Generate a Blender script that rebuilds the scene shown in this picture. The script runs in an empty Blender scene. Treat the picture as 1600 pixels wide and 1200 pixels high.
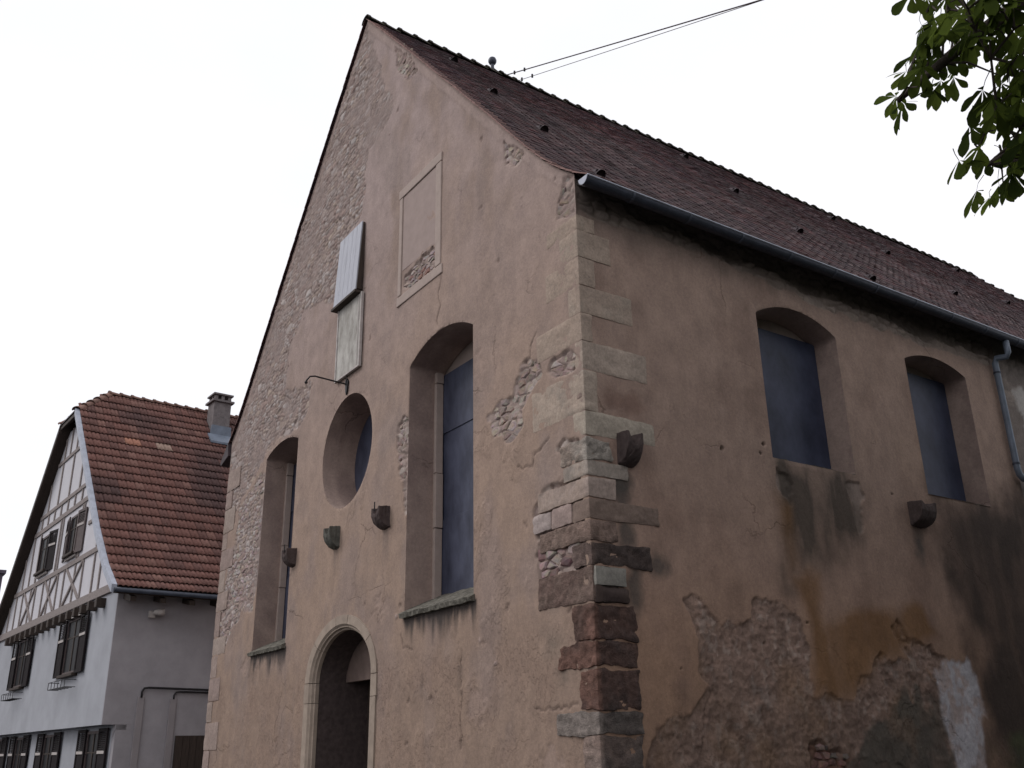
import bpy, math, random
import numpy as np
from mathutils import Matrix, Vector

# ------------------------------------------------------------------ camera, sky, sun
scene = bpy.context.scene
COL = scene.collection
cam_d = bpy.data.cameras.new('camera'); cam = bpy.data.objects.new('camera', cam_d); COL.objects.link(cam)
cam_d.sensor_fit = 'HORIZONTAL'; cam_d.sensor_width = 36.0; cam_d.lens = 1494.95*36/1600
cam_d.clip_start = 0.1; cam_d.clip_end = 2000
_R = Vector((0.55651, 0.83067, -0.01661)); _U = Vector((0.30469, -0.18544, 0.93423)); _F = Vector((-0.77295, 0.52497, 0.35630))
CAM = Vector((7.1576, -5.7502, 1.65))
cam.matrix_world = Matrix(((_R.x, _U.x, -_F.x, CAM.x), (_R.y, _U.y, -_F.y, CAM.y), (_R.z, _U.z, -_F.z, CAM.z), (0, 0, 0, 1)))
scene.camera = cam

SUN_EL, SUN_AZ = math.radians(44), math.radians(218)      # azimuth clockwise from +y; light from the left of the gable
world = bpy.data.worlds.new('World'); scene.world = world; world.use_nodes = True
nt = world.node_tree; nt.nodes.clear()
sky = nt.nodes.new('ShaderNodeTexSky'); sky.sky_type = 'NISHITA'; sky.sun_disc = False
sky.sun_elevation = SUN_EL; sky.sun_rotation = SUN_AZ; sky.air_density = 1.0; sky.dust_density = 2.0
skm = nt.nodes.new('ShaderNodeMix'); skm.data_type = 'RGBA'; skm.blend_type = 'MULTIPLY'; skm.inputs['Factor'].default_value = 1
skm.inputs['B'].default_value = (0.1, 0.1, 0.1, 1)
nt.links.new(sky.outputs['Color'], skm.inputs['A'])
tc = nt.nodes.new('ShaderNodeTexCoord'); mp = nt.nodes.new('ShaderNodeMapping'); mp.inputs['Scale'].default_value = (1, 1, 2.4)
nz = nt.nodes.new('ShaderNodeTexNoise'); nz.inputs['Scale'].default_value = 1.7; nz.inputs['Detail'].default_value = 5
nt.links.new(tc.outputs['Generated'], mp.inputs['Vector']); nt.links.new(mp.outputs['Vector'], nz.inputs['Vector'])
cr = nt.nodes.new('ShaderNodeValToRGB')
cr.color_ramp.elements[0].position = 0.33; cr.color_ramp.elements[0].color = (1.02, 1.04, 1.08, 1)
cr.color_ramp.elements[1].position = 0.62; cr.color_ramp.elements[1].color = (1.12, 1.105, 1.15, 1)
nt.links.new(nz.outputs['Fac'], cr.inputs['Fac'])
smix = nt.nodes.new('ShaderNodeMix'); smix.data_type = 'RGBA'; smix.inputs['Factor'].default_value = 0.93   # closed cloud over the blue
nt.links.new(skm.outputs['Result'], smix.inputs['A']); nt.links.new(cr.outputs['Color'], smix.inputs['B'])
bg = nt.nodes.new('ShaderNodeBackground'); bg.inputs['Strength'].default_value = 1.0
nt.links.new(smix.outputs['Result'], bg.inputs['Color'])
wo = nt.nodes.new('ShaderNodeOutputWorld'); nt.links.new(bg.outputs['Background'], wo.inputs['Surface'])

sl = bpy.data.lights.new('sun', 'SUN'); sl.energy = 1.1; sl.angle = math.radians(26); sl.color = (1.0, 0.97, 0.95)
sun = bpy.data.objects.new('sun', sl); COL.objects.link(sun)
_sd = Vector((math.sin(SUN_AZ)*math.cos(SUN_EL), math.cos(SUN_AZ)*math.cos(SUN_EL), math.sin(SUN_EL)))
sun.rotation_euler = (-_sd).to_track_quat('-Z', 'Y').to_euler(); sun.location = (-20, -20, 30)

vs = scene.view_settings
vs.view_transform = 'Standard'; vs.look = 'None'; vs.exposure = 0.0; vs.gamma = 1.0; vs.use_curve_mapping = False

# ------------------------------------------------------------------ helpers
random.seed(11); RNG = np.random.default_rng(11)

def h2(ix, iy, seed=0):
    h = (ix.astype(np.int64)*374761393 + iy.astype(np.int64)*668265263 + seed*974634777) & 0xFFFFFFFF
    h = ((h ^ (h >> 13))*1274126177) & 0xFFFFFFFF
    h = ((h ^ (h >> 16))*2246822519) & 0xFFFFFFFF
    return ((h ^ (h >> 15)) & 0xFFFFFF)/float(0xFFFFFF)

def vnoise(x, y, seed=0):
    ix = np.floor(x); iy = np.floor(y); fx = x-ix; fy = y-iy
    fx = fx*fx*(3-2*fx); fy = fy*fy*(3-2*fy)
    a = h2(ix, iy, seed); b = h2(ix+1, iy, seed); c = h2(ix, iy+1, seed); d = h2(ix+1, iy+1, seed)
    return (a*(1-fx)+b*fx)*(1-fy)+(c*(1-fx)+d*fx)*fy

def fbm(x, y, octv=4, seed=0, gain=0.5):          # about -1 .. 1
    s = np.zeros_like(x, dtype=float); a = 1.0; t = 0.0
    for o in range(octv):
        s += a*(vnoise(x*(2**o)+o*17.3, y*(2**o)-o*9.1, seed+o*31)*2-1); t += a; a *= gain
    return s/t*1.6

def smooth(a, b, x):
    t = np.clip((x-a)/(b-a), 0, 1); return t*t*(3-2*t)

def polysd(px, py, poly):                         # negative inside
    d = np.full(px.shape, 1e9); inside = np.zeros(px.shape, bool); n = len(poly)
    for i in range(n):
        x1, y1 = poly[i]; x2, y2 = poly[(i+1) % n]
        ex, ey = x2-x1, y2-y1; L = ex*ex+ey*ey+1e-12
        t = np.clip(((px-x1)*ex+(py-y1)*ey)/L, 0, 1)
        d = np.minimum(d, (px-x1-t*ex)**2+(py-y1-t*ey)**2)
        c = ((y1 > py) != (y2 > py)) & (px < ex*(py-y1)/(ey if abs(ey) > 1e-9 else 1e-9)+x1)
        inside ^= c
    d = np.sqrt(d); return np.where(inside, -d, d)

def linesd(px, py, pts):
    d = np.full(px.shape, 1e9)
    for (x1, y1), (x2, y2) in zip(pts[:-1], pts[1:]):
        ex, ey = x2-x1, y2-y1; L = ex*ex+ey*ey+1e-12
        t = np.clip(((px-x1)*ex+(py-y1)*ey)/L, 0, 1)
        d = np.minimum(d, (px-x1-t*ex)**2+(py-y1-t*ey)**2)
    return np.sqrt(d)

def region(U, Z, poly, amp=0.05, fr=5.0, seed=1, soft=0.02):
    m = np.zeros(U.shape)
    xs = [q[0] for q in poly]; zs = [q[1] for q in poly]; g = amp*2+soft+0.1
    k = (U > min(xs)-g) & (U < max(xs)+g) & (Z > min(zs)-g) & (Z < max(zs)+g)
    if k.any():
        sd = polysd(U[k], Z[k], poly)+amp*fbm(U[k]*fr, Z[k]*fr, 4, seed)
        m[k] = smooth(soft, -soft, sd)
    return m

def voronoi(x, y, seed=0):                        # F1, F2, id value
    ix = np.floor(x); iy = np.floor(y)
    f1 = np.full(x.shape, 9.0); f2 = np.full(x.shape, 9.0); idv = np.zeros(x.shape)
    for dx in (-1, 0, 1):
        for dy in (-1, 0, 1):
            cx = ix+dx; cy = iy+dy
            jx = cx+0.15+0.7*h2(cx, cy, seed); jy = cy+0.15+0.7*h2(cx, cy, seed+7)
            d = np.sqrt((x-jx)**2+(y-jy)**2)
            nid = h2(cx, cy, seed+13)
            closer = d < f1
            f2 = np.where(closer, f1, np.minimum(f2, d)); idv = np.where(closer, nid, idv); f1 = np.where(closer, d, f1)
    return f1, f2, idv

def lerp(a, b, m): return a*(1-m[..., None])+np.asarray(b)*m[..., None]

# ---- materials
def mat_new(name):
    m = bpy.data.materials.new(name); m.use_nodes = True
    n = m.node_tree.nodes; b = n['Principled BSDF']; return m, m.node_tree, b

def add_noise(t, scale, detail=4, rough=0.6, stretch=None):
    tc = t.nodes.new('ShaderNodeTexCoord'); n = t.nodes.new('ShaderNodeTexNoise')
    n.inputs['Scale'].default_value = scale; n.inputs['Detail'].default_value = detail; n.inputs['Roughness'].default_value = rough
    if stretch:
        mp = t.nodes.new('ShaderNodeMapping'); mp.inputs['Scale'].default_value = stretch
        t.links.new(tc.outputs['Object'], mp.inputs['Vector']); t.links.new(mp.outputs['Vector'], n.inputs['Vector'])
    else:
        t.links.new(tc.outputs['Object'], n.inputs['Vector'])
    return n

def ramp(t, src, lo, hi, p0=0.3, p1=0.7):
    r = t.nodes.new('ShaderNodeValToRGB'); r.color_ramp.elements[0].position = p0; r.color_ramp.elements[1].position = p1
    r.color_ramp.elements[0].color = (*lo, 1); r.color_ramp.elements[1].color = (*hi, 1)
    t.links.new(src, r.inputs['Fac']); return r

def mult(t, a, b):
    m = t.nodes.new('ShaderNodeMix'); m.data_type = 'RGBA'; m.blend_type = 'MULTIPLY'; m.inputs['Factor'].default_value = 1
    t.links.new(a, m.inputs['A']); t.links.new(b, m.inputs['B']); return m.outputs['Result']

def bump(t, b, src, strength, dist):
    bp = t.nodes.new('ShaderNodeBump'); bp.inputs['Strength'].default_value = strength; bp.inputs['Distance'].default_value = dist
    t.links.new(src, bp.inputs['Height']); t.links.new(bp.outputs['Normal'], b.inputs['Normal']); return bp

def mat_attr(name, rough=0.93, fine=(0.82, 1.16), scale=26, bs=0.5, bd=0.006, spec=0.2, flakes=False):
    """surface colour from the mesh's own colour attribute, broken up by fine grain"""
    m, t, b = mat_new(name)
    at = t.nodes.new('ShaderNodeAttribute'); at.attribute_name = 'Col'
    n1 = add_noise(t, scale, 6, 0.65); r1 = ramp(t, n1.outputs['Fac'], (fine[0],)*3, (fine[1],)*3, 0.3, 0.7)
    n2 = add_noise(t, scale*6, 3, 0.6); r2 = ramp(t, n2.outputs['Fac'], (0.84,)*3, (1.13,)*3, 0.3, 0.7)
    c = mult(t, mult(t, at.outputs['Color'], r1.outputs['Color']), r2.outputs['Color'])
    t.links.new(c, b.inputs['Base Color']); b.inputs['Roughness'].default_value = rough
    b.inputs['Specular IOR Level'].default_value = spec
    ad = t.nodes.new('ShaderNodeMath'); ad.operation = 'MULTIPLY_ADD'; ad.inputs[1].default_value = 0.5
    t.links.new(n2.outputs['Fac'], ad.inputs[0]); t.links.new(n1.outputs['Fac'], ad.inputs[2])
    hgt = ad.outputs[0]
    if flakes:
        n3 = add_noise(t, 2.6, 10, 0.66, (1, 1, 0.8)); fr_ = t.nodes.new('ShaderNodeValToRGB'); e = fr_.color_ramp.elements
        e[0].position = 0.0; e[0].color = (1, 1, 1, 1); e[1].position = 1.0; e[1].color = (0, 0, 0, 1)
        for p, v in ((0.385, 1.0), (0.402, 0.72), (0.460, 0.72), (0.477, 0.45), (0.525, 0.45), (0.542, 0.2), (0.60, 0.2), (0.617, 0.0)):
            q = e.new(p); q.color = (v, v, v, 1)
        t.links.new(n3.outputs['Fac'], fr_.inputs['Fac'])
        m1 = t.nodes.new('ShaderNodeMath'); m1.operation = 'MULTIPLY'; t.links.new(fr_.outputs['Color'], m1.inputs[0]); t.links.new(at.outputs['Alpha'], m1.inputs[1])
        m2 = t.nodes.new('ShaderNodeMath'); m2.operation = 'MULTIPLY_ADD'; m2.inputs[1].default_value = 7.5; t.links.new(m1.outputs[0], m2.inputs[0]); t.links.new(hgt, m2.inputs[2]); hgt = m2.outputs[0]
        n4 = add_noise(t, 4.2, 11, 0.74, (1, 1, 0.8)); r4 = ramp(t, n4.outputs['Fac'], (0.86, 0.855, 0.86), (1.07, 1.065, 1.05), 0.36, 0.62)
        c = mult(t, c, r4.outputs['Color'])
        tcv = t.nodes.new('ShaderNodeTexCoord'); wn = add_noise(t, 2.2, 6, 0.6); av = t.nodes.new('ShaderNodeVectorMath'); av.operation = 'MULTIPLY_ADD'; av.inputs[1].default_value = (0.55, 0.55, 0.55)
        t.links.new(wn.outputs['Color'], av.inputs[0]); t.links.new(tcv.outputs['Object'], av.inputs[2])
        vo = t.nodes.new('ShaderNodeTexVoronoi'); vo.feature = 'DISTANCE_TO_EDGE'; vo.inputs['Scale'].default_value = 0.75; t.links.new(av.outputs[0], vo.inputs['Vector'])
        ck = ramp(t, vo.outputs['Distance'], (1, 1, 1), (0, 0, 0), 0.0, 0.009); mk = add_noise(t, 0.7, 3, 0.5); mr = ramp(t, mk.outputs['Fac'], (0, 0, 0), (0.8, 0.8, 0.8), 0.55, 0.64)
        cm_ = t.nodes.new('ShaderNodeMath'); cm_.operation = 'MULTIPLY'; t.links.new(ck.outputs['Color'], cm_.inputs[0]); t.links.new(mr.outputs['Color'], cm_.inputs[1])
        cr2 = ramp(t, cm_.outputs[0], (1, 1, 1), (0.55, 0.52, 0.50), 0.0, 1.0); c = mult(t, c, cr2.outputs['Color']); t.links.new(c, b.inputs['Base Color'])
        ms = t.nodes.new('ShaderNodeMath'); ms.operation = 'MULTIPLY_ADD'; ms.inputs[1].default_value = -1.5; t.links.new(cm_.outputs[0], ms.inputs[0]); t.links.new(hgt, ms.inputs[2]); hgt = ms.outputs[0]
    bump(t, b, hgt, bs, bd)
    return m

def mat_plain(name, col, rough=0.8, var=0.25, scale=9, metal=0.0, bs=0.3, bd=0.004, spec=0.3, stretch=None, col2=None, objvar=0.0):
    m, t, b = mat_new(name)
    lo = tuple(c*(1-var) for c in col); hi = tuple(min(1, c*(1+var)) for c in (col2 or col))
    n1 = add_noise(t, scale, 6, 0.65, stretch); r1 = ramp(t, n1.outputs['Fac'], lo, hi, 0.3, 0.72)
    out = r1.outputs['Color']
    if objvar > 0:
        oi = t.nodes.new('ShaderNodeObjectInfo'); rr = ramp(t, oi.outputs['Random'], (1-objvar,)*3, (1+objvar,)*3, 0, 1)
        out = mult(t, out, rr.outputs['Color'])
    t.links.new(out, b.inputs['Base Color']); b.inputs['Roughness'].default_value = rough
    b.inputs['Metallic'].default_value = metal; b.inputs['Specular IOR Level'].default_value = spec
    if bs > 0: bump(t, b, n1.outputs['Fac'], bs, bd)
    return m

M = {}
M['wall'] = mat_attr('lime_plaster', fine=(0.88, 1.11), bs=0.75, flakes=True)
M['stone'] = mat_attr('dressed_stone', scale=34, bs=0.55, bd=0.007, fine=(0.78, 1.18))
M['tile'] = mat_attr('clay_tile', rough=0.8, scale=22, bs=0.35, bd=0.003, fine=(0.6, 1.35), spec=0.12)
M['stone_rough'] = mat_attr('weathered_sandstone', scale=15, bs=1.0, bd=0.028, fine=(0.6, 1.3))
M['tile_red'] = mat_attr('red_clay_tile', rough=0.85, scale=14, bs=0.3, bd=0.003, fine=(0.7, 1.25), spec=0.1)
M['zinc'] = mat_plain('dark_zinc', (0.05, 0.056, 0.075), 0.5, 0.3, 6, 0.2, 0.1, 0.002)
M['zinc_light'] = mat_plain('light_zinc', (0.34, 0.36, 0.42), 0.5, 0.2, 6, 0.1, 0.1, 0.002)
M['zinc_blue'] = mat_plain('blue_grey_zinc', (0.15, 0.175, 0.22), 0.5, 0.2, 5, 0.1, 0.1, 0.002)
M['board'] = mat_plain('weathered_blue_board', (0.030, 0.036, 0.066), 0.5, 0.3, 2.4, 0.0, 0.25, 0.004, 0.28, (1.0, 1.0, 0.75), (0.048, 0.055, 0.092))
M['board_grey'] = mat_plain('weathered_slate_board', (0.030, 0.034, 0.060), 0.45, 0.3, 2.6, 0.0, 0.3, 0.004, 0.35, (1.3, 1.3, 0.6), (0.062, 0.068, 0.102))
M['gutter_strap'] = mat_plain('gutter_strap', (0.075, 0.085, 0.11), 0.5, 0.2, 6, 0.2, 0.1, 0.002)
M['mossy'] = mat_plain('mossy_stone', (0.07, 0.062, 0.052), 0.95, 0.5, 16, 0, 0.8, 0.012, 0.15, None, (0.15, 0.14, 0.118))
M['surround'] = mat_plain('sandstone_surround', (0.30, 0.24, 0.195), 0.9, 0.18, 7, 0, 0.3, 0.004, 0.2, None, None, 0.08)
M['band'] = mat_plain('pale_plaster_band', (0.375, 0.30, 0.265), 0.93, 0.1, 8, 0, 0.4, 0.005, 0.2)
M['corbel'] = mat_plain('dark_sandstone', (0.075, 0.056, 0.053), 0.95, 0.35, 14, 0, 0.7, 0.008, 0.2)
M['corbel_grey'] = mat_plain('grey_mossy_sandstone', (0.095, 0.092, 0.08), 0.95, 0.35, 14, 0, 0.7, 0.008, 0.2)
M['iron'] = mat_plain('dark_iron', (0.03, 0.028, 0.03), 0.6, 0.3, 20, 0.4, 0.1, 0.002)
M['dark_wood'] = mat_plain('dark_brown_wood', (0.045, 0.032, 0.026), 0.75, 0.35, 8, 0, 0.4, 0.004, 0.3, (4, 4, 0.5))
M['soffit'] = mat_plain('soffit_wood', (0.05, 0.042, 0.04), 0.9, 0.3, 7, 0, 0.4, 0.004)
M['grey_wood'] = mat_plain('silvered_wood', (0.42, 0.425, 0.47), 0.7, 0.22, 7, 0, 0.4, 0.004, 0.3, (6, 6, 0.35), None)
M['white_panel'] = mat_plain('stained_white_panel', (0.30, 0.275, 0.245), 0.8, 0.25, 3.6, 0, 0.3, 0.004, 0.3, (2, 2, 0.9), (0.42, 0.40, 0.37))
M['white_wall'] = mat_plain('white_render', (0.345, 0.35, 0.378), 0.92, 0.13, 1.1, 0, 0.25, 0.003, 0.2)
M['side_render'] = mat_plain('grey_white_render', (0.325, 0.305, 0.32), 0.92, 0.2, 0.9, 0, 0.25, 0.003, 0.2)
M['infill'] = mat_plain('white_infill', (0.56, 0.545, 0.575), 0.9, 0.06, 2, 0, 0.2, 0.003, 0.2)
M['timber'] = mat_plain('grey_brown_timber', (0.245, 0.21, 0.20), 0.85, 0.25, 6, 0, 0.4, 0.004, 0.2, (3, 3, 3))
M['shutter'] = mat_plain('dark_brown_shutter', (0.016, 0.012, 0.013), 0.75, 0.3, 10, 0, 0.2, 0.003, 0.12)
M['shutter_inside'] = mat_plain('brown_shutter_panel', (0.095, 0.072, 0.07), 0.7, 0.25, 10, 0, 0.2, 0.003, 0.3)
M['pale_wood'] = mat_plain('pale_wood', (0.42, 0.38, 0.36), 0.8, 0.2, 10, 0, 0.2, 0.003, 0.3)
M['glass'] = mat_plain('dark_window_glass', (0.006, 0.0055, 0.007), 0.4, 0.2, 3, 0, 0, 0, 0.15)
M['brick_chimney'] = mat_plain('chimney_render', (0.17, 0.15, 0.15), 0.92, 0.3, 9, 0, 0.5, 0.006, 0.2)
M['asphalt'] = mat_plain('asphalt', (0.05, 0.05, 0.052), 0.95, 0.3, 3, 0, 0.5, 0.01, 0.2)
M['paving'] = mat_plain('stone_paving', (0.12, 0.11, 0.10), 0.95, 0.25, 2, 0, 0.4, 0.01, 0.2)
M['bark'] = mat_plain('chestnut_bark', (0.06, 0.048, 0.04), 0.95, 0.4, 9, 0, 0.8, 0.02, 0.2, (2, 2, 0.6))
M['wire'] = mat_plain('dark_cable', (0.06, 0.035, 0.04), 0.6, 0.1, 5, 0, 0, 0)
M['tile_plain'] = mat_plain('dark_clay', (0.05, 0.035, 0.04), 0.7, 0.4, 8, 0, 0.4, 0.005, 0.35, None, None, 0.2)
M['ridge'] = mat_plain('mossy_ridge_tile', (0.05, 0.04, 0.04), 0.9, 0.4, 7, 0, 0.5, 0.006, 0.15, None, (0.06, 0.057, 0.04), 0.2)
M['far_wall'] = mat_plain('far_wall', (0.30, 0.26, 0.27), 0.9, 0.1, 2)
M['far_roof'] = mat_plain('far_roof', (0.10, 0.085, 0.11), 0.8, 0.3, 3)

def mat_leaf():
    m, t, b = mat_new('chestnut_leaf')
    t.nodes.remove(b); out = t.nodes['Material Output']
    oi = t.nodes.new('ShaderNodeObjectInfo')
    n = add_noise(t, 3.0, 3); r = ramp(t, n.outputs['Fac'], (0.027, 0.044, 0.016), (0.095, 0.135, 0.028))
    rr = ramp(t, oi.outputs['Random'], (0.45, 0.45, 0.5), (1.4, 1.3, 1.0), 0, 1); c = mult(t, r.outputs['Color'], rr.outputs['Color'])
    d = t.nodes.new('ShaderNodeBsdfDiffuse'); tr = t.nodes.new('ShaderNodeBsdfTranslucent'); mx = t.nodes.new('ShaderNodeMixShader')
    mx.inputs[0].default_value = 0.5
    t.links.new(c, d.inputs['Color']); t.links.new(c, tr.inputs['Color'])
    t.links.new(d.outputs[0], mx.inputs[1]); t.links.new(tr.outputs[0], mx.inputs[2]); t.links.new(mx.outputs[0], out.inputs['Surface'])
    return m
M['leaf'] = mat_leaf()

# ---- objects
def tag(o, label=None, cat=None, group=None, kind=None):
    if label: o['label'] = label
    if cat: o['category'] = cat
    if group: o['group'] = group
    if kind: o['kind'] = kind
    return o

ROOTINV = {}
def thing(name, loc, rz=0.0, **k):
    o = bpy.data.objects.new(name, None); COL.objects.link(o); o.location = loc; o.rotation_euler = (0, 0, rz)
    o.empty_display_size = 0.3
    ROOTINV[o.name] = (Matrix.Translation(loc) @ Matrix.Rotation(rz, 4, 'Z')).inverted()
    return tag(o, **k)

def link(name, me, parent=None, world=True, mat=None):
    o = bpy.data.objects.new(name, me); COL.objects.link(o)
    if mat is not None and len(me.materials) == 0: me.materials.append(mat)
    if parent is not None:
        o.parent = parent
        r = parent
        while r.parent is not None: r = r.parent
        if world and parent is r and r.name in ROOTINV: o.matrix_parent_inverse = ROOTINV[r.name]
    return o

def mesh_np(name, V, F, col=None, smooth=False):
    """F: (n,4) or (n,3) int array"""
    me = bpy.data.meshes.new(name); V = np.asarray(V, dtype=np.float32); F = np.asarray(F, dtype=np.int32); k = F.shape[1]
    me.vertices.add(len(V)); me.vertices.foreach_set('co', V.ravel())
    me.loops.add(F.size); me.loops.foreach_set('vertex_index', F.ravel())
    me.polygons.add(len(F)); me.polygons.foreach_set('loop_start', np.arange(0, F.size, k, dtype=np.int32))
    me.polygons.foreach_set('loop_total', np.full(len(F), k, dtype=np.int32))
    me.update(calc_edges=True)
    if smooth: me.polygons.foreach_set('use_smooth', np.ones(len(F), dtype=bool))
    if col is not None:
        a = me.color_attributes.new('Col', 'FLOAT_COLOR', 'POINT')
        c = np.ones((len(V), 4), dtype=np.float32); c[:, :3] = np.clip(col[:, :3], 0.004, 1); c[:, 3] = col[:, 3] if col.shape[1] == 4 else 0.0; a.data.foreach_set('color', c.ravel())
    return me

class MB:
    """collects shapes and links them as ONE mesh object"""
    def __init__(s): s.v = []; s.f = []
    def add(s, vs, fs):
        n = len(s.v); s.v += [tuple(q) for q in vs]; s.f += [tuple(i+n for i in f) for f in fs]; return s
    def box(s, x0, x1, y0, y1, z0, z1):
        return s.add([(x0, y0, z0), (x1, y0, z0), (x1, y1, z0), (x0, y1, z0), (x0, y0, z1), (x1, y0, z1), (x1, y1, z1), (x0, y1, z1)],
                     [(0, 3, 2, 1), (4, 5, 6, 7), (0, 1, 5, 4), (1, 2, 6, 5), (2, 3, 7, 6), (3, 0, 4, 7)])
    def prism(s, poly, d, axis='y', a=0.0):
        """poly in the two other axes, extruded from a to d along axis"""
        n = len(poly)
        def P(q, w): return (q[0], w, q[1]) if axis == 'y' else ((w, q[0], q[1]) if axis == 'x' else (q[0], q[1], w))
        vs = [P(q, a) for q in poly]+[P(q, d) for q in poly]
        fs = [tuple(range(n)), tuple(range(2*n-1, n-1, -1))]+[(i, i+n, (i+1) % n+n, (i+1) % n) for i in range(n)]
        return s.add(vs, fs)
    def tube(s, pts, r, seg=8, cap=True):
        pts = [Vector(q) for q in pts]; rs = r if isinstance(r, (list, tuple)) else [r]*len(pts)
        rings = []; up = Vector((0, 0, 1))
        prev = None
        for i, q in enumerate(pts):
            t = (pts[min(i+1, len(pts)-1)]-pts[max(i-1, 0)]).normalized()
            if prev is None:
                a = t.cross(up if abs(t.z) < 0.9 else Vector((1, 0, 0))).normalized()
            else:
                a = (prev-t*prev.dot(t)).normalized()
            prev = a; b = t.cross(a)
            rings.append([q+(a*math.cos(2*math.pi*k/seg)+b*math.sin(2*math.pi*k/seg))*rs[i] for k in range(seg)])
        vs = [v for rg in rings for v in rg]; fs = []
        for i in range(len(pts)-1):
            for k in range(seg):
                k2 = (k+1) % seg; fs.append((i*seg+k, i*seg+k2, (i+1)*seg+k2, (i+1)*seg+k))
        if cap: fs += [tuple(range(seg-1, -1, -1)), tuple((len(pts)-1)*seg+k for k in range(seg))]
        return s.add(vs, fs)
    def ball(s, c, r, n=8, sz=1.0):
        vs = []; fs = []
        for i in range(n+1):
            th = math.pi*i/n
            for k in range(n*2):
                ph = math.pi*k/n; vs.append((c[0]+r*math.sin(th)*math.cos(ph), c[1]+r*math.sin(th)*math.sin(ph), c[2]+sz*r*math.cos(th)))
        for i in range(n):
            for k in range(n*2):
                k2 = (k+1) % (n*2); fs.append((i*2*n+k, i*2*n+k2, (i+1)*2*n+k2, (i+1)*2*n+k))
        return s.add(vs, fs)
    def mesh(s, name, smooth=False):
        me = bpy.data.meshes.new(name); me.from_pydata([tuple(v) for v in s.v], [], s.f); me.update()
        if smooth: me.polygons.foreach_set('use_smooth', [True]*len(me.polygons))
        return me
    def build(s, name, mat, parent=None, smooth=False, world=True, bevel=0.0):
        me = s.mesh(name, smooth); o = link(name, me, parent, world, mat)
        if bevel > 0:
            b = o.modifiers.new('bevel', 'BEVEL'); b.width = bevel; b.segments = 2; b.limit_method = 'ANGLE'
        return o

def rough_box(name, x0, x1, y0, y1, z0, z1, cell, amp, colf, seed, parent, rnd=0.02, mat=None, faces=None):
    """a stone block: subdivided box, rounded edges, uneven faces, own colour attribute"""
    lo = np.array([x0, y0, z0]); hi = np.array([x1, y1, z1]); V = []; F = []; n0 = 0
    for ax in range(3):
        a, b = [i for i in range(3) if i != ax]
        na = max(2, int((hi[a]-lo[a])/cell)); nb = max(2, int((hi[b]-lo[b])/cell))
        A, B = np.meshgrid(np.linspace(lo[a], hi[a], na+1), np.linspace(lo[b], hi[b], nb+1), indexing='ij')
        for side in (0, 1):
            P = np.zeros((na+1, nb+1, 3)); P[..., a] = A; P[..., b] = B; P[..., ax] = hi[ax] if side else lo[ax]
            idx = np.arange((na+1)*(nb+1)).reshape(na+1, nb+1)+n0
            q = np.stack([idx[:-1, :-1], idx[1:, :-1], idx[1:, 1:], idx[:-1, 1:]], -1).reshape(-1, 4)
            flip = (side == 0) ^ (ax == 1)
            F.append(q[:, ::-1] if flip else q); V.append(P.reshape(-1, 3)); n0 += (na+1)*(nb+1)
    V = np.concatenate(V); F = np.concatenate(F)
    # round the edges: pull towards the inner box
    il = lo+rnd; ih = hi-rnd
    inner = np.clip(V, il, ih); d = V-inner; L = np.linalg.norm(d, axis=1, keepdims=True)+1e-9
    V2 = inner+d/L*rnd
    # unevenness as a 3D-ish field so shared corners stay closed
    n = fbm(V[:, 0]*7+V[:, 1]*5.3+seed, V[:, 2]*8+V[:, 1]*3.1, 4, seed)
    n2 = fbm(V[:, 0]*23+V[:, 1]*19+seed, V[:, 2]*25, 3, seed+5)
    V2 = V2+d/L*(amp*n+amp*0.5*n2)[:, None]
    wn = fbm(V[:, 2]*5+seed, V[:, 2]*0+seed*0.37, 3, seed+9); wt = fbm(V[:, 0]*4+V[:, 1]*4+seed, V[:, 2]*0+seed*0.7, 3, seed+10)
    far = smooth(x1-0.1, x0, V[:, 0]); fary = smooth(y0+0.1, y1, V[:, 1])
    V2[:, 0] += amp*1.8*wn*far; V2[:, 1] += amp*1.8*wn*fary; V2[:, 2] += amp*0.9*wt*np.sign(V[:, 2]-(z0+z1)/2)
    c = colf(V2, n, n2)
    return link(name, mesh_np(name, V2, F, c, True), parent, True, mat or M['stone'])

def stone_mesh(name, seed, w, h, d, col):
    """flattish irregular field stone, about 40 faces; local x across, z up, -y outward"""
    rng = random.Random(seed); V = []; F = []; n = 9; C = []
    rad = [1+rng.uniform(-0.22, 0.16) for _ in range(n)]
    for ring, (s, y) in enumerate(((1.0, 0.0), (0.95, -0.55), (0.72, -0.95), (0.3, -1.05))):
        for k in range(n):
            a = 2*math.pi*k/n; e = 0.72
            cx = math.copysign(abs(math.cos(a))**e, math.cos(a)); cz = math.copysign(abs(math.sin(a))**e, math.sin(a))
            V.append((cx*rad[k]*s*w/2, y*d+rng.uniform(-0.12, 0.12)*d*(ring > 0), cz*rad[k]*s*h/2))
            t = rng.uniform(0.86, 1.1); C.append([c*t for c in col])
    for ring in range(3):
        for k in range(n):
            k2 = (k+1) % n; F.append((ring*n+k, ring*n+k2, (ring+1)*n+k2, (ring+1)*n+k))
    c0 = len(V); V.append((0, -1.08*d, 0)); C.append(col)
    F2 = [(3*n+k, 3*n+(k+1) % n, c0, c0) for k in range(n)]
    me = bpy.data.meshes.new(name); me.from_pydata(V, [], F+[f[:3] for f in F2]); me.update()
    a = me.color_attributes.new('Col', 'FLOAT_COLOR', 'POINT')
    a.data.foreach_set('color', np.array([[*c, 1] for c in C], dtype=np.float32).ravel())
    me.polygons.foreach_set('use_smooth', [True]*len(me.polygons)); me.materials.append(M['stone'])
    return me

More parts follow.
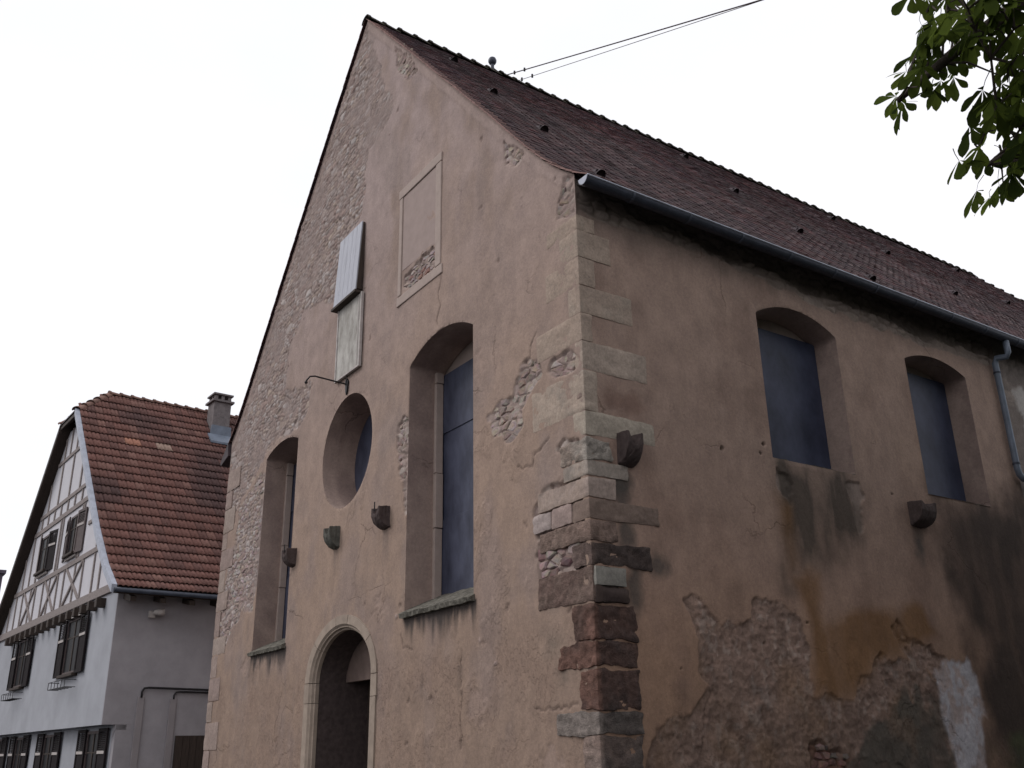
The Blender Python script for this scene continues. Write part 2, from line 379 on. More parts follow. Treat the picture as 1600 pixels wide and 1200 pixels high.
# ------------------------------------------------------------------ ground
tag(MB().box(-400, 400, -400, 400, -0.5, 0.0).build('ground', M['asphalt']), kind='structure')
pv = MB().prism([(-13.2, -1.5), (0.9, -1.5), (0.9, 24), (-13.2, 24)], 0.12, 'z', 0.004).build('pavement', M['paving'], bevel=0.02); tag(pv, kind='structure')

# ------------------------------------------------------------------ church
W = 11.55; CX = -W/2
church = thing('church', (CX, 8, 0), label='old pink plastered church with steep dark tiled roof and boarded windows', cat='church')
PROF = [(-5.775, 14.10), (-4.08, 12.19), (-2.83, 10.75), (-1.65, 9.39), (-0.94, 8.54), (-0.56, 8.12), (-0.26, 7.83), (0.08, 7.56), (0.26, 7.44)]   # right slope (x, z)
PX = np.array([q[0] for q in PROF]); PZ = np.array([q[1] for q in PROF])
def roofz(x): x = np.where(x > CX, x, 2*CX-x); return np.interp(x, PX, PZ)

# openings: (centre, half width, sill, spring, rise)
WINF = [(-2.985, 0.83, 3.25, 6.63, 0.24), (-8.62, 0.76, 3.24, 6.70, 0.15)]
WINS = [(3.50, 0.75, 4.76, 6.62, 0.21), (6.46, 0.73, 4.71, 6.65, 0.16)]
OC = (-5.84, 5.95, 0.89)
DOOR_C, DOOR_A, DOOR_S, DOOR_B = -5.74, 0.97, 2.60, 0.70      # inner opening
def arch_sd(u, z, w):
    c, hw, z0, zs, rise = w
    R = (hw*hw+rise*rise)/(2*rise); zc = zs+rise-R
    return np.maximum(np.maximum(np.abs(u-c)-hw, z0-z), np.where(z > zs-0.3, np.sqrt((u-c)**2+(z-zc)**2)-R, -1))
def door_sd(u, z, a, b):
    du = np.abs(u-DOOR_C); dz = np.maximum(z-DOOR_S, 0)
    return np.where(z > DOOR_S, (np.sqrt((du/a)**2+(dz/b)**2)-1)*min(a, b), du-a)

def wall_grid(name, u0, u1, z0, z1, h, sdf, field, place, parent, flip):
    nu = int(round((u1-u0)/h)); nz_ = int(round((z1-z0)/h))
    U, Z = np.meshgrid(np.linspace(u0, u1, nu+1), np.linspace(z0, z1, nz_+1), indexing='ij')
    S = sdf(U, Z)
    Sc = 0.25*(S[:-1, :-1]+S[1:, :-1]+S[1:, 1:]+S[:-1, 1:]); keep = Sc < 0
    gu, gz = np.gradient(S, h); L = np.sqrt(gu**2+gz**2)+1e-6
    near = np.abs(S) < h*0.9
    U2 = np.where(near, U-S*gu/L, U); Z2 = np.where(near, Z-S*gz/L, Z)
    U2 = np.clip(U2, u0, u1)
    idx = -np.ones(U.shape, dtype=np.int64)
    used = np.zeros(U.shape, bool)
    used[:-1, :-1] |= keep; used[1:, :-1] |= keep; used[1:, 1:] |= keep; used[:-1, 1:] |= keep
    idx[used] = np.arange(used.sum())
    q = np.stack([idx[:-1, :-1][keep], idx[1:, :-1][keep], idx[1:, 1:][keep], idx[:-1, 1:][keep]], -1)
    if flip: q = q[:, ::-1]
    u = U2[used]; z = Z2[used]; s = S[used]
    D, Cc = field(u, z, s)
    D = D*smooth(0.004, 0.05, -s)
    return link(name, mesh_np(name, place(u, z, D), q, Cc, True), parent, True, M['wall'])

# regions of lost plaster on the gable wall, in wall metres (x, z)
G_UP = [(-5.83, 13.93), (-5.45, 13.3), (-5.06, 12.4), (-4.66, 11.59), (-4.79, 11.23), (-5.5, 11.14), (-5.54, 10.48), (-5.74, 9.99), (-6.2, 9.8), (-6.38, 9.05), (-6.5, 8.74), (-8.04, 9.17), (-8.52, 8.79), (-8.67, 7.85), (-7.5, 7.6), (-7.5, 7.19), (-7.85, 6.9), (-8.83, 6.97), (-9.46, 6.79), (-9.97, 6.47), (-10.81, 6.13), (-11.5, 6.14), (-12.14, 6.41), (-12.0, 8.36), (-9, 11.4)]
G_LOW = [(-9.82, 6.44), (-10.36, 6.23), (-10.78, 6.0), (-10.76, 5.38), (-11.08, 5.19), (-11.31, 4.25), (-11.37, 3.78), (-10.84, 3.5), (-10.09, 4.1), (-9.51, 3.92), (-9.31, 4.56), (-9.15, 5.32), (-9.32, 6.42)]
G_P1 = [(-0.8, 5.69), (-1.04, 5.76), (-1.2, 5.6), (-1.31, 5.38), (-1.65, 5.41), (-1.83, 5.32), (-1.75, 5.06), (-1.33, 4.87), (-1.07, 4.98), (-1.13, 5.19), (-0.87, 5.41), (-0.71, 5.47)]
G_P2 = [(-0.16, 5.58), (-0.5, 5.59), (-0.59, 5.47), (-0.48, 5.34), (-0.18, 5.31), (-0.08, 5.39)]
G_P3 = [(0.08, 7.6), (-0.19, 7.7), (-0.32, 7.4), (-0.37, 7.22), (-0.06, 7.13), (0.04, 7.12)]
G_P4 = [(-4.62, 12.7), (-4.08, 12.16), (-3.74, 11.6), (-4.06, 11.65), (-4.24, 11.85), (-4.53, 12.22)]
G_P5 = [(-1.43, 8.95), (-0.88, 8.4), (-1.22, 8.39), (-1.36, 8.54)]
G_P6 = [(-3.92, 5.94), (-4.13, 5.86), (-4.19, 5.55), (-4.06, 5.24), (-3.93, 4.81), (-3.83, 4.57), (-3.65, 4.63), (-3.68, 5.77)]
G_P7 = [(-4.09, 7.98), (-4.06, 8.15), (-3.75, 8.17), (-3.52, 8.22), (-3.22, 8.22), (-3.13, 8.04), (-3.14, 7.84), (-3.89, 7.89)]
G_P8 = [(-0.38, 4.68), (-0.5, 4.54), (-0.39, 4.44), (-0.1, 4.46), (-0.08, 4.58)]
G_P9 = [(-0.9, 3.52), (-0.86, 3.26), (-0.1, 3.26), (-0.1, 3.5), (-0.1, 4.2), (-0.75, 4.2), (-0.98, 3.95), (-0.85, 3.75)]
CRACKS_G = [[(-2.98, 7.66), (-3.06, 7.45), (-3.0, 7.25), (-3.09, 7.05), (-3.05, 6.95)], [(-2.45, 2.72), (-2.47, 2.4), (-2.44, 2.0), (-2.46, 1.7)], [(-8.75, 7.75), (-8.4, 7.58), (-8.1, 7.52), (-7.9, 7.56)],
            [(-1.0, 2.0), (-0.7, 1.99), (-0.3, 2.02)], [(-1.2, 4.55), (-0.95, 4.48), (-0.9, 4.6), (-0.62, 4.7)], [(-3.9, 3.0), (-3.85, 2.85), (-3.6, 2.82)], [(-0.85, 6.0), (-0.98, 5.72), (-1.1, 5.74)]]

def rubble(u, z, m, sx, sz, seed, base, stones, expose=0.6):
    """stones standing out of mortar where m > 0; returns displacement and colour"""
    d = np.zeros(u.shape); k = m > 0.02; c = np.tile(np.asarray(base, float), (len(u), 1))
    if k.any():
        uu = u[k]; zz = z[k]
        wu = uu+0.04*fbm(uu*6, zz*6, 3, seed); wz = zz+0.025*fbm(uu*6+9, zz*6, 3, seed+3)
        f1, f2, idv = voronoi(wu/sx, wz/sz, seed); g1, g2, gid = voronoi(wu/(sx*1.9), wz/(sz*1.7), seed+40)
        bigm = (np.floor(gid*10) % 5 == 0); f1 = np.where(bigm, g1*1.2, f1); f2 = np.where(bigm, g2*1.2, f2); idv = np.where(bigm, gid, idv)
        e = smooth(0.04, 0.34, f2-f1)
        patch = smooth(-0.5, 0.5, fbm(uu*1.3, zz*1.3, 3, seed+8)+expose*1.2-0.5)
        hgt = e*(0.35+0.65*idv)*(0.25+0.75*patch)
        rough = fbm(uu*14, zz*14, 3, seed+4)
        d[k] = 0.026*hgt+0.004*rough
        i = (idv*997).astype(int) % len(stones); sc = np.asarray(stones)[i]
        v = e*(0.25+0.75*patch)*np.clip(0.55+0.9*(np.mod(idv*53.7, 1)-0.35), 0.12, 1)
        cc = c[k]*(1+0.10*rough)[:, None]
        c[k] = cc*(1-v[:, None])+sc*(0.92+0.18*np.mod(idv*17.3, 1))[:, None]*v[:, None]
    return d, c

def drips(u, z, u0, u1, ztop, length, seed, fr=9.0):
    """run-off stain below a ledge"""
    ln = length*(0.25+0.9*vnoise(u*fr, z*0.0+seed, seed))
    t = (ztop-z)/ln
    return smooth(1.0, 0.05, t)*(t > 0)*smooth(u0-0.02, u0+0.06, u)*smooth(u1+0.02, u1-0.06, u)*(0.5+0.5*vnoise(u*fr*2.3, z*2, seed+3))

def gable_field(u, z, s):
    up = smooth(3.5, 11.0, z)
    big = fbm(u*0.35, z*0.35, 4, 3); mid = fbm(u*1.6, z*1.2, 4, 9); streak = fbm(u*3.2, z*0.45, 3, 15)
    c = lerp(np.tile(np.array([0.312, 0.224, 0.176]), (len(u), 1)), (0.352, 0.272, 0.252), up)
    c = lerp(c, (0.29, 0.215, 0.182), smooth(-0.1, 0.8, mid*0.8+streak*0.3))
    c = lerp(c, (0.345, 0.246, 0.186), smooth(0.1, 1.1, big*0.8-mid*0.4)*0.35)
    c = lerp(c, (0.262, 0.205, 0.185), smooth(0.35, 0.9, fbm(u*0.9+4, z*0.7, 4, 77))*0.5)
    c = lerp(c, (0.235, 0.182, 0.165), smooth(0.45, 0.95, fbm(u*2.6+1, z*1.7, 4, 79))*0.3)
    c *= (1-0.14*smooth(4.5, 1.2, z))[:, None]  # soft ground shade painted in: wall darkens towards its foot
    d = 0.008*fbm(u*0.6, z*0.6, 3, 21)+0.0022*fbm(u*3.3, z*3.3, 4, 22)+0.0010*fbm(u*13, z*10, 3, 23)
    # scaly lower coat: shallow flakes with real lips
    bz = 2.92+0.10*fbm(u*1.7, z*0+3.3, 3, 31); lowm = smooth(bz+0.05, bz-0.35, z)
    t = fbm(u*2.6, z*2.0, 5, 33)+0.12*fbm(u*17, z*14, 3, 34)
    d -= lowm*(0.006+0.004*smooth(0.0, 0.05, t))
    c = lerp(c, (0.275, 0.192, 0.15), lowm*smooth(-0.1, 0.6, t)*0.5)
    # sparse blisters higher up
    t2 = fbm(u*3.1+40, z*2.4, 5, 43); zone = smooth(0.25, 0.7, fbm(u*0.55+8, z*0.5, 3, 44)+0.5*smooth(6.5, 4.5, z)-0.15)
    flk = np.clip(np.maximum(lowm*0.55*smooth(-0.5, 0.4, t), zone*0.6*smooth(0.1, 0.5, t2)), 0, 1)
    # lost plaster
    m = np.zeros(len(u)); edge = np.zeros(len(u))
    for k, (pl, am, fr) in enumerate(((G_UP, 0.10, 3.5), (G_LOW, 0.08, 4))):
        m = np.maximum(m, region(u, z, pl, am, fr, 50+k, 0.018))
    dr, cr_ = rubble(u, z, m, 0.145, 0.07, 60, (0.262, 0.202, 0.184), [(0.41, 0.355, 0.335), (0.36, 0.29, 0.262), (0.45, 0.40, 0.38), (0.31, 0.225, 0.2), (0.38, 0.30, 0.25)], 0.62)
    d = d*(1-m)+m*(dr-0.018+0.008*fbm(u*1.5, z*1.5, 3, 5)); c = c*(1-m[:, None])+cr_*m[:, None]
    m2 = np.zeros(len(u))
    for k, pl in enumerate((G_P1, G_P2, G_P3, G_P4, G_P5, G_P6, G_P7, G_P8, G_P9)):
        m2 = np.maximum(m2, region(u, z, pl, 0.045, 7, 70+k, 0.012))
    dr, cr_ = rubble(u, z, m2, 0.15, 0.09, 90, (0.28, 0.215, 0.19), [(0.40, 0.34, 0.305), (0.34, 0.265, 0.24), (0.30, 0.225, 0.205)], 0.9)
    d = d*(1-m2)+m2*(dr-0.034); c = c*(1-m2[:, None])+cr_*m2[:, None]
    # verge fillet of mortar under the tiles
    vd = roofz(u)-z; fil = smooth(0.26+0.06*fbm(u*4, z*4, 3, 101), 0.18, vd)
    c = lerp(c, (0.345, 0.262, 0.235), fil*0.8); d = d+fil*0.012
    # cracks
    for k, cl in enumerate(CRACKS_G):
        dd = linesd(u+0.03*fbm(u*9, z*9, 3, 110+k), z+0.03*fbm(u*9+5, z*9, 3, 120+k), cl); g = smooth(0.016, 0.004, dd)
        d -= 0.014*g; c = lerp(c, (0.14, 0.10, 0.085), g*0.6)
    pf1, pf2, pid = voronoi(u*1.7, z*1.9, 161); g = smooth(0.075, 0.03, pf1+0.05*fbm(u*25, z*25, 2, 162))*(pid > 0.9); d -= 0.014*g; c = lerp(c, (0.18, 0.13, 0.11), g*0.5)
    pf1, pf2, pid = voronoi(u*0.7+3, z*0.8, 164); g = smooth(0.13, 0.10, pf1+0.09*fbm(u*9, z*9, 3, 165))*(pid > 0.72)*smooth(8.5, 6.5, z); d -= 0.008*g; c = lerp(c, (0.30, 0.22, 0.185), g*0.6)
    # run-off stains below the ledges
    for w in WINF:
        st = drips(u, z, w[0]-w[1]-0.05, w[0]+w[1]+0.08, w[2]-0.02, 0.5, 7, 13.0)
        c = lerp(c, (0.05, 0.042, 0.04), np.clip(st*1.5, 0, 1)*0.92)
    for cx, zz in ((-7.75, 4.44), (-6.05, 4.46), (-4.43, 4.45)):
        st = drips(u, z, cx-0.10, cx+0.12, zz, 0.7, 19, 16); c = lerp(c, (0.17, 0.13, 0.115), st*0.6)
    st = drips(u, z, -2.55, -2.38, 2.55, 0.75, 29, 12)+drips(u, z, -3.4, -3.3, 2.5, 0.4, 31, 12)
    c = lerp(c, (0.13, 0.095, 0.08), np.clip(st, 0, 1)*0.6)
    # damp smudges near the corner stones
    for (sx, sz_, r) in ((-0.75, 2.62, 0.22), (-0.45, 2.32, 0.16), (-0.6, 2.98, 0.12)):
        g = np.exp(-((u-sx)**2+(z-sz_)**2*2)/(r*r)); c = lerp(c, (0.17, 0.14, 0.115), np.clip(g*(0.5+0.6*fbm(u*6, z*6, 3, 140)), 0, 1)*0.6)
    c *= (1+0.06*fbm(u*7, z*5, 4, 150))[:, None]
    return d, np.concatenate([c, (flk*(1-m)*(1-m2))[:, None]], 1)

def gable_sd(u, z):
    s = np.maximum(z-(roofz(u)+0.012), np.maximum(u-0.0, -W-u))
    for w in WINF: s = np.maximum(s, -arch_sd(u, z, w))
    s = np.maximum(s, -(np.sqrt((u-OC[0])**2+(z-OC[1])**2)-OC[2]))
    return np.maximum(s, -door_sd(u, z, DOOR_A+0.10, DOOR_B+0.08))
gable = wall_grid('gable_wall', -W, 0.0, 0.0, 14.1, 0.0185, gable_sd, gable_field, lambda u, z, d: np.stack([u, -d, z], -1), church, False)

# ---- nave (side) wall, (y, z)
S_PEEL = [(1.16, 3.04), (1.32, 3.08), (1.48, 2.96), (1.69, 2.85), (2.12, 2.9), (2.2, 3.08), (2.4, 3.12), (2.89, 2.98), (2.97, 2.71), (2.97, 2.37), (2.99, 2.14), (3.25, 2.1), (3.63, 2.12), (4.0, 2.47), (4.21, 2.62), (4.43, 2.56), (4.8, 2.57), (4.99, 2.58), (5.08, 2.43), (5.4, 2.22), (5.5, 1.0), (5.0, 0.2), (0.52, 0.2), (0.52, 1.47), (0.62, 1.68), (0.84, 1.88), (1.13, 1.91), (1.23, 2.0), (1.38, 2.21), (1.22, 2.33), (1.35, 2.64), (1.24, 2.85)]
S_PEEL2 = [(4.45, 2.95), (4.62, 2.98), (4.9, 2.78), (5.2, 2.75), (5.5, 2.6), (5.4, 2.3), (5.0, 2.5), (4.75, 2.6), (4.6, 2.75)]
S_CEM = [(3.35, 1.45), (3.96, 1.87), (4.62, 2.15), (5.25, 2.12), (5.3, 1.0), (3.4, 0.9)]
S_WHITE = [(5.28, 2.44), (5.51, 2.58), (5.93, 2.61), (6.13, 2.38), (6.14, 2.0), (5.95, 1.34), (5.9, 0.7), (5.35, 0.7), (5.3, 1.35), (5.25, 1.92)]
S_BRK = [(2.9, 1.66), (3.3, 1.60), (3.45, 1.42), (4.0, 1.5), (4.6, 1.25), (4.6, 0.8), (2.8, 0.8)]
S_W1 = [(2.76, 4.7), (2.74, 4.45), (2.95, 4.2), (3.05, 4.45), (2.95, 4.6)]
S_W2 = [(4.02, 4.62), (4.3, 4.65), (4.38, 4.5), (4.25, 4.28), (4.28, 4.05), (4.15, 3.95), (4.12, 4.3)]
S_TOP = [(0.0, 7.6), (0.0, 7.18), (0.55, 7.16), (1.4, 7.22), (1.95, 7.20), (3.05, 7.10), (4.65, 6.99), (5.9, 6.97), (7.15, 6.96), (8.2, 7.0), (8.2, 7.6)]
S_EAVE = [(0.62, 7.6), (0.75, 7.33), (1.1, 7.26), (1.35, 7.36), (1.7, 7.30), (2.1, 7.18), (2.6, 7.15), (2.75, 7.28), (3.4, 7.2), (3.8, 7.05), (4.5, 7.15), (5.4, 7.1), (6.4, 7.0), (7.2, 7.1), (8.2, 7.05), (8.2, 7.6)]
CRACKS_S = [[(1.2, 1.45), (1.35, 2.0), (1.5, 2.15)], [(2.2, 1.3), (2.25, 1.7), (2.15, 1.95)], [(2.6, 1.6), (3.0, 1.55), (3.2, 1.65)]]
def nave_field(u, z, s):
    big = fbm(u*0.5, z*0.5, 4, 203); mid = fbm(u*1.7, z*1.3, 4, 209); streak = fbm(u*3.4, z*0.4, 3, 215)
    c = np.tile(np.array([0.335, 0.240, 0.196]), (len(u), 1))
    c = lerp(c, (0.335, 0.222, 0.155), smooth(3.6, 2.2, z)*0.7)
    c = lerp(c, (0.262, 0.182, 0.148), smooth(-0.1, 0.8, mid*0.8+streak*0.35)*0.9)
    c = lerp(c, (0.35, 0.248, 0.19), smooth(0.1, 1.0, big)*0.6)
    d = 0.008*fbm(u*0.6, z*0.6, 3, 221)+0.0022*fbm(u*3.5, z*3.5, 4, 222)+0.001*fbm(u*14, z*12, 3, 223)
    # exposed rough coat at the foot
    m = np.maximum(region(u, z, S_PEEL, 0.06, 5, 230, 0.016), region(u, z, S_PEEL2, 0.06, 6, 231, 0.016))
    t = fbm(u*3.2, z*2.8, 5, 233); rc = fbm(u*10, z*9, 4, 234)
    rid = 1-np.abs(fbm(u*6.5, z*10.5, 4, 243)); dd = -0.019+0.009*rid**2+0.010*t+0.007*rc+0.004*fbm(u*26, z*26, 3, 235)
    for th in (-0.3, 0.15, 0.5): dd -= 0.006*smooth(th-0.03, th+0.03, fbm(u*2.3+9, z*2.6, 5, 236))
    cc = lerp(np.tile(np.array([0.285, 0.208, 0.176]), (len(u), 1)), (0.39, 0.33, 0.30), smooth(0.15, 0.8, fbm(u*16, z*11, 4, 239)+t*0.3)*0.65)  # pale flecks painted in as highlights on the coat
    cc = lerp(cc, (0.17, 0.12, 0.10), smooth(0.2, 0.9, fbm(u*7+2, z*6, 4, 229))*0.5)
    cc = cc*(0.82+0.3*rid**2)[:, None]  # relief shading in the colour: ridges lighter, hollows darker
    cc = lerp(cc, (0.30, 0.20, 0.13), smooth(0.0, 1.0, fbm(u*1.1+3, z*1.1, 4, 238)+0.25*(2.2-z))*0.6)
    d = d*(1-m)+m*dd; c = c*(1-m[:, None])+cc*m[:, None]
    # small losses below the windows
    m2 = np.maximum(region(u, z, S_W1, 0.05, 8, 240, 0.012), region(u, z, S_W2, 0.05, 8, 241, 0.012))
    d = d*(1-m2)+m2*(-0.018+0.007*rc); c = lerp(c, (0.30, 0.235, 0.205), m2)
    # band of bare rubble under the eave, then the hollow where it has fallen out
    m3 = region(u, z, S_TOP, 0.05, 4, 245, 0.018)
    dr, cr_ = rubble(u, z, m3, 0.22, 0.12, 246, (0.24, 0.19, 0.16), [(0.33, 0.27, 0.225), (0.27, 0.215, 0.185), (0.37, 0.305, 0.265)], 0.9)
    d = d*(1-m3)+m3*(dr-0.012); c = c*(1-m3[:, None])+cr_*m3[:, None]
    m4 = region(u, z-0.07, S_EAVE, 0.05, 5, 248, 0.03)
    d = d-m4*(0.05+0.03*fbm(u*6, z*6, 3, 249)); c = lerp(c, (0.15, 0.12, 0.10), m4*0.7)  # the hollow's shade is also put into its colour
    m5 = region(u, z, S_BRK, 0.06, 6, 250, 0.02)
    dr, cr_ = rubble(u, z, m5, 0.15, 0.08, 251, (0.15, 0.10, 0.08), [(0.24, 0.13, 0.10), (0.20, 0.12, 0.10), (0.27, 0.19, 0.16)], 1.0)
    d = d*(1-m5)+m5*(dr*1.6-0.07); c = c*(1-m5[:, None])+cr_*m5[:, None]
    m6 = region(u, z, S_CEM, 0.14, 4, 255, 0.06)
    d = d*(1-m6)+m6*(-0.02+0.012*t+0.008*rc); c = lerp(c, (0.115, 0.108, 0.095), m6*(0.55+0.35*smooth(-0.5, 0.6, fbm(u*4, z*4, 4, 256))))
    m7 = region(u, z, S_WHITE, 0.08, 5, 258, 0.045)
    d = d*(1-m7)+m7*(-0.012+0.006*rc+0.006*t); c = lerp(c, (0.42, 0.43, 0.48), m7*(0.5+0.5*smooth(-0.5, 0.4, rc+0.6*t)))
    # stains: algae below the sills, rust, damp, and tree shade painted into the colour
    def blob(poly, amp, soft, seed): return region(u, z, poly, amp, 2.2, seed, soft)
    a = blob([(2.78, 4.74), (4.25, 4.78), (4.0, 4.0), (3.5, 3.5), (2.86, 3.5), (2.8, 4.11)], 0.2, 0.32, 260)
    mot = smooth(-0.55, 0.55, fbm(u*2.6+5, z*1.9, 5, 259)); a = a*(0.62+0.45*mot)
    sp = 0.5+0.65*smooth(-0.7, 0.6, fbm(u*5.5, z*0.9, 5, 261))
    c = lerp(c, (0.075, 0.062, 0.052), np.clip(a*sp*1.45, 0, 1)*0.9)
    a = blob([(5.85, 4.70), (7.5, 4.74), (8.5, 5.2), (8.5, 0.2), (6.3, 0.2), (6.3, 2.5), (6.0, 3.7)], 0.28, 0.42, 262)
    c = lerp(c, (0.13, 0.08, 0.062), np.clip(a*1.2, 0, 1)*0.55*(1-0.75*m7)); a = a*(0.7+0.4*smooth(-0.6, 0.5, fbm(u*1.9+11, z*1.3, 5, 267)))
    c = lerp(c, (0.036, 0.030, 0.027), np.clip(a*(0.7+0.5*sp), 0, 1)*0.8*(1-0.75*m7))  # damp at the far end, deepened with painted tree shade
    c *= (1-0.34*smooth(3.0, 1.3, z)*(1-0.8*m7))[:, None]  # shade painted in towards the foot of the wall
    c *= (1-0.25*smooth(2.5, 7.5, u)*smooth(4.9, 4.0, z)*(1-0.8*m7))[:, None]  # painted shade deepening towards the far end
    c = lerp(c, c*np.array([1.04, 0.97, 0.92]), smooth(5.2, 2.5, z))
    rst = np.maximum(blob([(2.81, 3.4), (3.3, 3.44), (3.27, 3.0), (3.4, 2.5), (3.58, 2.15), (3.0, 2.15), (3.05, 2.78)], 0.08, 0.12, 264),
                     blob([(3.3, 2.9), (3.9, 3.05), (4.62, 3.1), (5.16, 3.2), (5.4, 2.9), (4.5, 2.55), (4.1, 2.5), (3.69, 2.12), (3.2, 2.15)], 0.10, 0.14, 265))
    rst = np.maximum(rst, 0.6*blob([(2.72, 4.3), (2.95, 4.2), (2.95, 3.5), (2.8, 3.4)], 0.06, 0.12, 266))
    c = lerp(c, (0.19, 0.098, 0.042), np.clip(rst*(0.6+0.35*sp+0.45*mot), 0, 1)*0.82)
    for (sx, sz_, ru, rz) in ((0.42, 4.16, 0.13, 0.13), (0.41, 3.98, 0.09, 0.22), (0.44, 3.62, 0.11, 0.16), (0.52, 3.1, 0.10, 0.28), (0.85, 3.35, 0.12, 0.12), (5.35, 4.0, 0.10, 0.22)):
        g = np.clip(1.5-np.sqrt(((u-sx)/ru)**2+((z-sz_)/rz)**2)+0.35*fbm(u*9, z*7, 3, 270), 0, 1); c = lerp(c, (0.075, 0.066, 0.06), g*0.8)
    g = smooth(0.9, 0.2, np.sqrt(((u-0.55)/0.42)**2+((z-5.02)/0.2)**2)+0.3*fbm(u*6, z*6, 3, 272)); c = lerp(c, (0.20, 0.125, 0.10), g*0.7)
    # moss at the foot by the far end
    g = smooth(1.7, 1.1, z+0.3*fbm(u*3, z*3, 3, 275))*smooth(5.6, 6.4, u); c = lerp(c, (0.05, 0.065, 0.025), g*0.8)
    # darker towards the eave
    c = lerp(c, (0.13, 0.105, 0.095), smooth(6.75, 7.25, z+0.12*fbm(u*1.5, z*1.5, 3, 277))*0.55)
    for k, cl in enumerate(CRACKS_S):
        q = linesd(u+0.04*fbm(u*8, z*8, 3, 280+k), z+0.04*fbm(u*8+5, z*8, 3, 284+k), cl); g = smooth(0.016, 0.004, q); d -= 0.014*g
    for (pu, pz, r) in ((1.93, 4.74, 0.035), (2.55, 4.78, 0.02), (2.62, 4.9, 0.03), (2.3, 2.65, 0.02), (1.05, 2.35, 0.022), (5.9, 5.0, 0.03), (4.95, 4.6, 0.02), (3.0, 2.9, 0.02)):
        g = smooth(r, r*0.5, np.sqrt((u-pu)**2+(z-pz)**2)+0.012*fbm(u*40, z*40, 2, 290)); d -= 0.03*g; c = lerp(c, (0.10, 0.075, 0.06), g*0.7)
    c *= (1+0.07*fbm(u*7, z*5, 4, 295))[:, None]
    flk = np.clip(m*0.5+0.35*smooth(3.4, 2.2, z)*smooth(0.0, 0.6, t), 0, 1)*(1-m5)
    return d, np.concatenate([c, flk[:, None]], 1)
def nave_sd(u, z):
    s = np.maximum(z-7.58, np.maximum(-u, u-8.12))
    for w in WINS: s = np.maximum(s, -arch_sd(u, z, w))
    return s
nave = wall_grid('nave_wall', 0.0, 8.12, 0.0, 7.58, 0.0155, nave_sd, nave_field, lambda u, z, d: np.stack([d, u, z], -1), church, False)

def chancel_field(u, z, s):
    m = np.ones(len(u)); d, c = rubble(u, z, m, 0.26, 0.15, 301, (0.19, 0.16, 0.145), [(0.24, 0.20, 0.185), (0.28, 0.235, 0.21)], 0.5)
    w = region(u, z, [(8.6, 6.75), (8.85, 6.8), (9.3, 6.4), (9.3, 6.0), (8.75, 6.1)], 0.10, 6, 302, 0.02)
    d = d*(1-w)+w*0.012; c = lerp(c, (0.42, 0.39, 0.37), w)
    c = lerp(c, (0.09, 0.075, 0.065), smooth(5.2, 4.2, z)*0.7)
    return d, c
wall_grid('chancel_wall', 8.12, 20.0, 0.0, 7.58, 0.05, lambda u, z: np.maximum(z-7.58, np.maximum(8.12-u, u-20.0)), chancel_field, lambda u, z, d: np.stack([d-0.07, u, z], -1), church, False)
# hidden walls close the building
MB().box(-W, -W+0.5, 0.05, 20, 0, 7.5).build('nave_wall', M['band'], church)
MB().box(-W+0.5, -0.6, 19.5, 20, 0, 7.4).build('chancel_wall', M['band'], church)

# ---- window reveals, boards, sills
def reveal(name, outline, depth, place, seed, splay=0.0, n=14, amp=0.004):
    """ring of plaster running back from the opening's edge; outline is closed"""
    P = np.array(outline, float); c = P.mean(0); V = []; C = []; k = len(P)
    for j in range(n+1):
        t = j/n; q = P+(c-P)/np.linalg.norm(P-c, axis=1, keepdims=True)*splay*t
        nn = amp*fbm(P[:, 0]*6+P[:, 1]*5, np.full(k, t*depth*9+seed), 4, seed)*np.sin(math.pi*min(1, t*1.3))
        q = q+(P-c)/np.linalg.norm(P-c, axis=1, keepdims=True)*nn[:, None]
        V.append(place(q[:, 0], q[:, 1], np.full(k, -t*depth)))
        g = fbm(P[:, 0]*2+P[:, 1]*2.2, np.full(k, t*depth*3.0), 4, seed+2)
        col = lerp(np.tile(np.array([0.345, 0.258, 0.222]), (k, 1)), (0.265, 0.195, 0.172), smooth(-0.4, 0.6, g)); C.append(col)
    V = np.concatenate(V); C = np.concatenate(C); F = []
    for j in range(n):
        a = np.arange(k)+j*k; b = np.roll(np.arange(k), -1)+j*k
        F.append(np.stack([a, a+k, b+k, b], -1))
    return link(name, mesh_np(name, V, np.concatenate(F), C, True), church, True, M['wall'])

def arch_outline(w, step=0.05):
    c, hw, z0, zs, rise = w; R = (hw*hw+rise*rise)/(2*rise); zc = zs+rise-R; pts = []
    n = max(2, int((zs-z0)/step)); m = max(2, int(2*hw/step))
    for i in range(n): pts.append((c+hw, z0+(zs-z0)*i/n))
    a0 = math.asin(hw/R)
    for i in range(m+1):
        a = a0-2*a0*i/m; pts.append((c+R*math.sin(a), zc+R*math.cos(a)))
    for i in range(n): pts.append((c-hw, zs-(zs-z0)*(i+1)/n))
    for i in range(1, m): pts.append((c-hw+2*hw*i/m, z0))
    return pts
GP = lambda u, z, d: np.stack([u, -d, z], -1)
NP_ = lambda u, z, d: np.stack([d, u, z], -1)

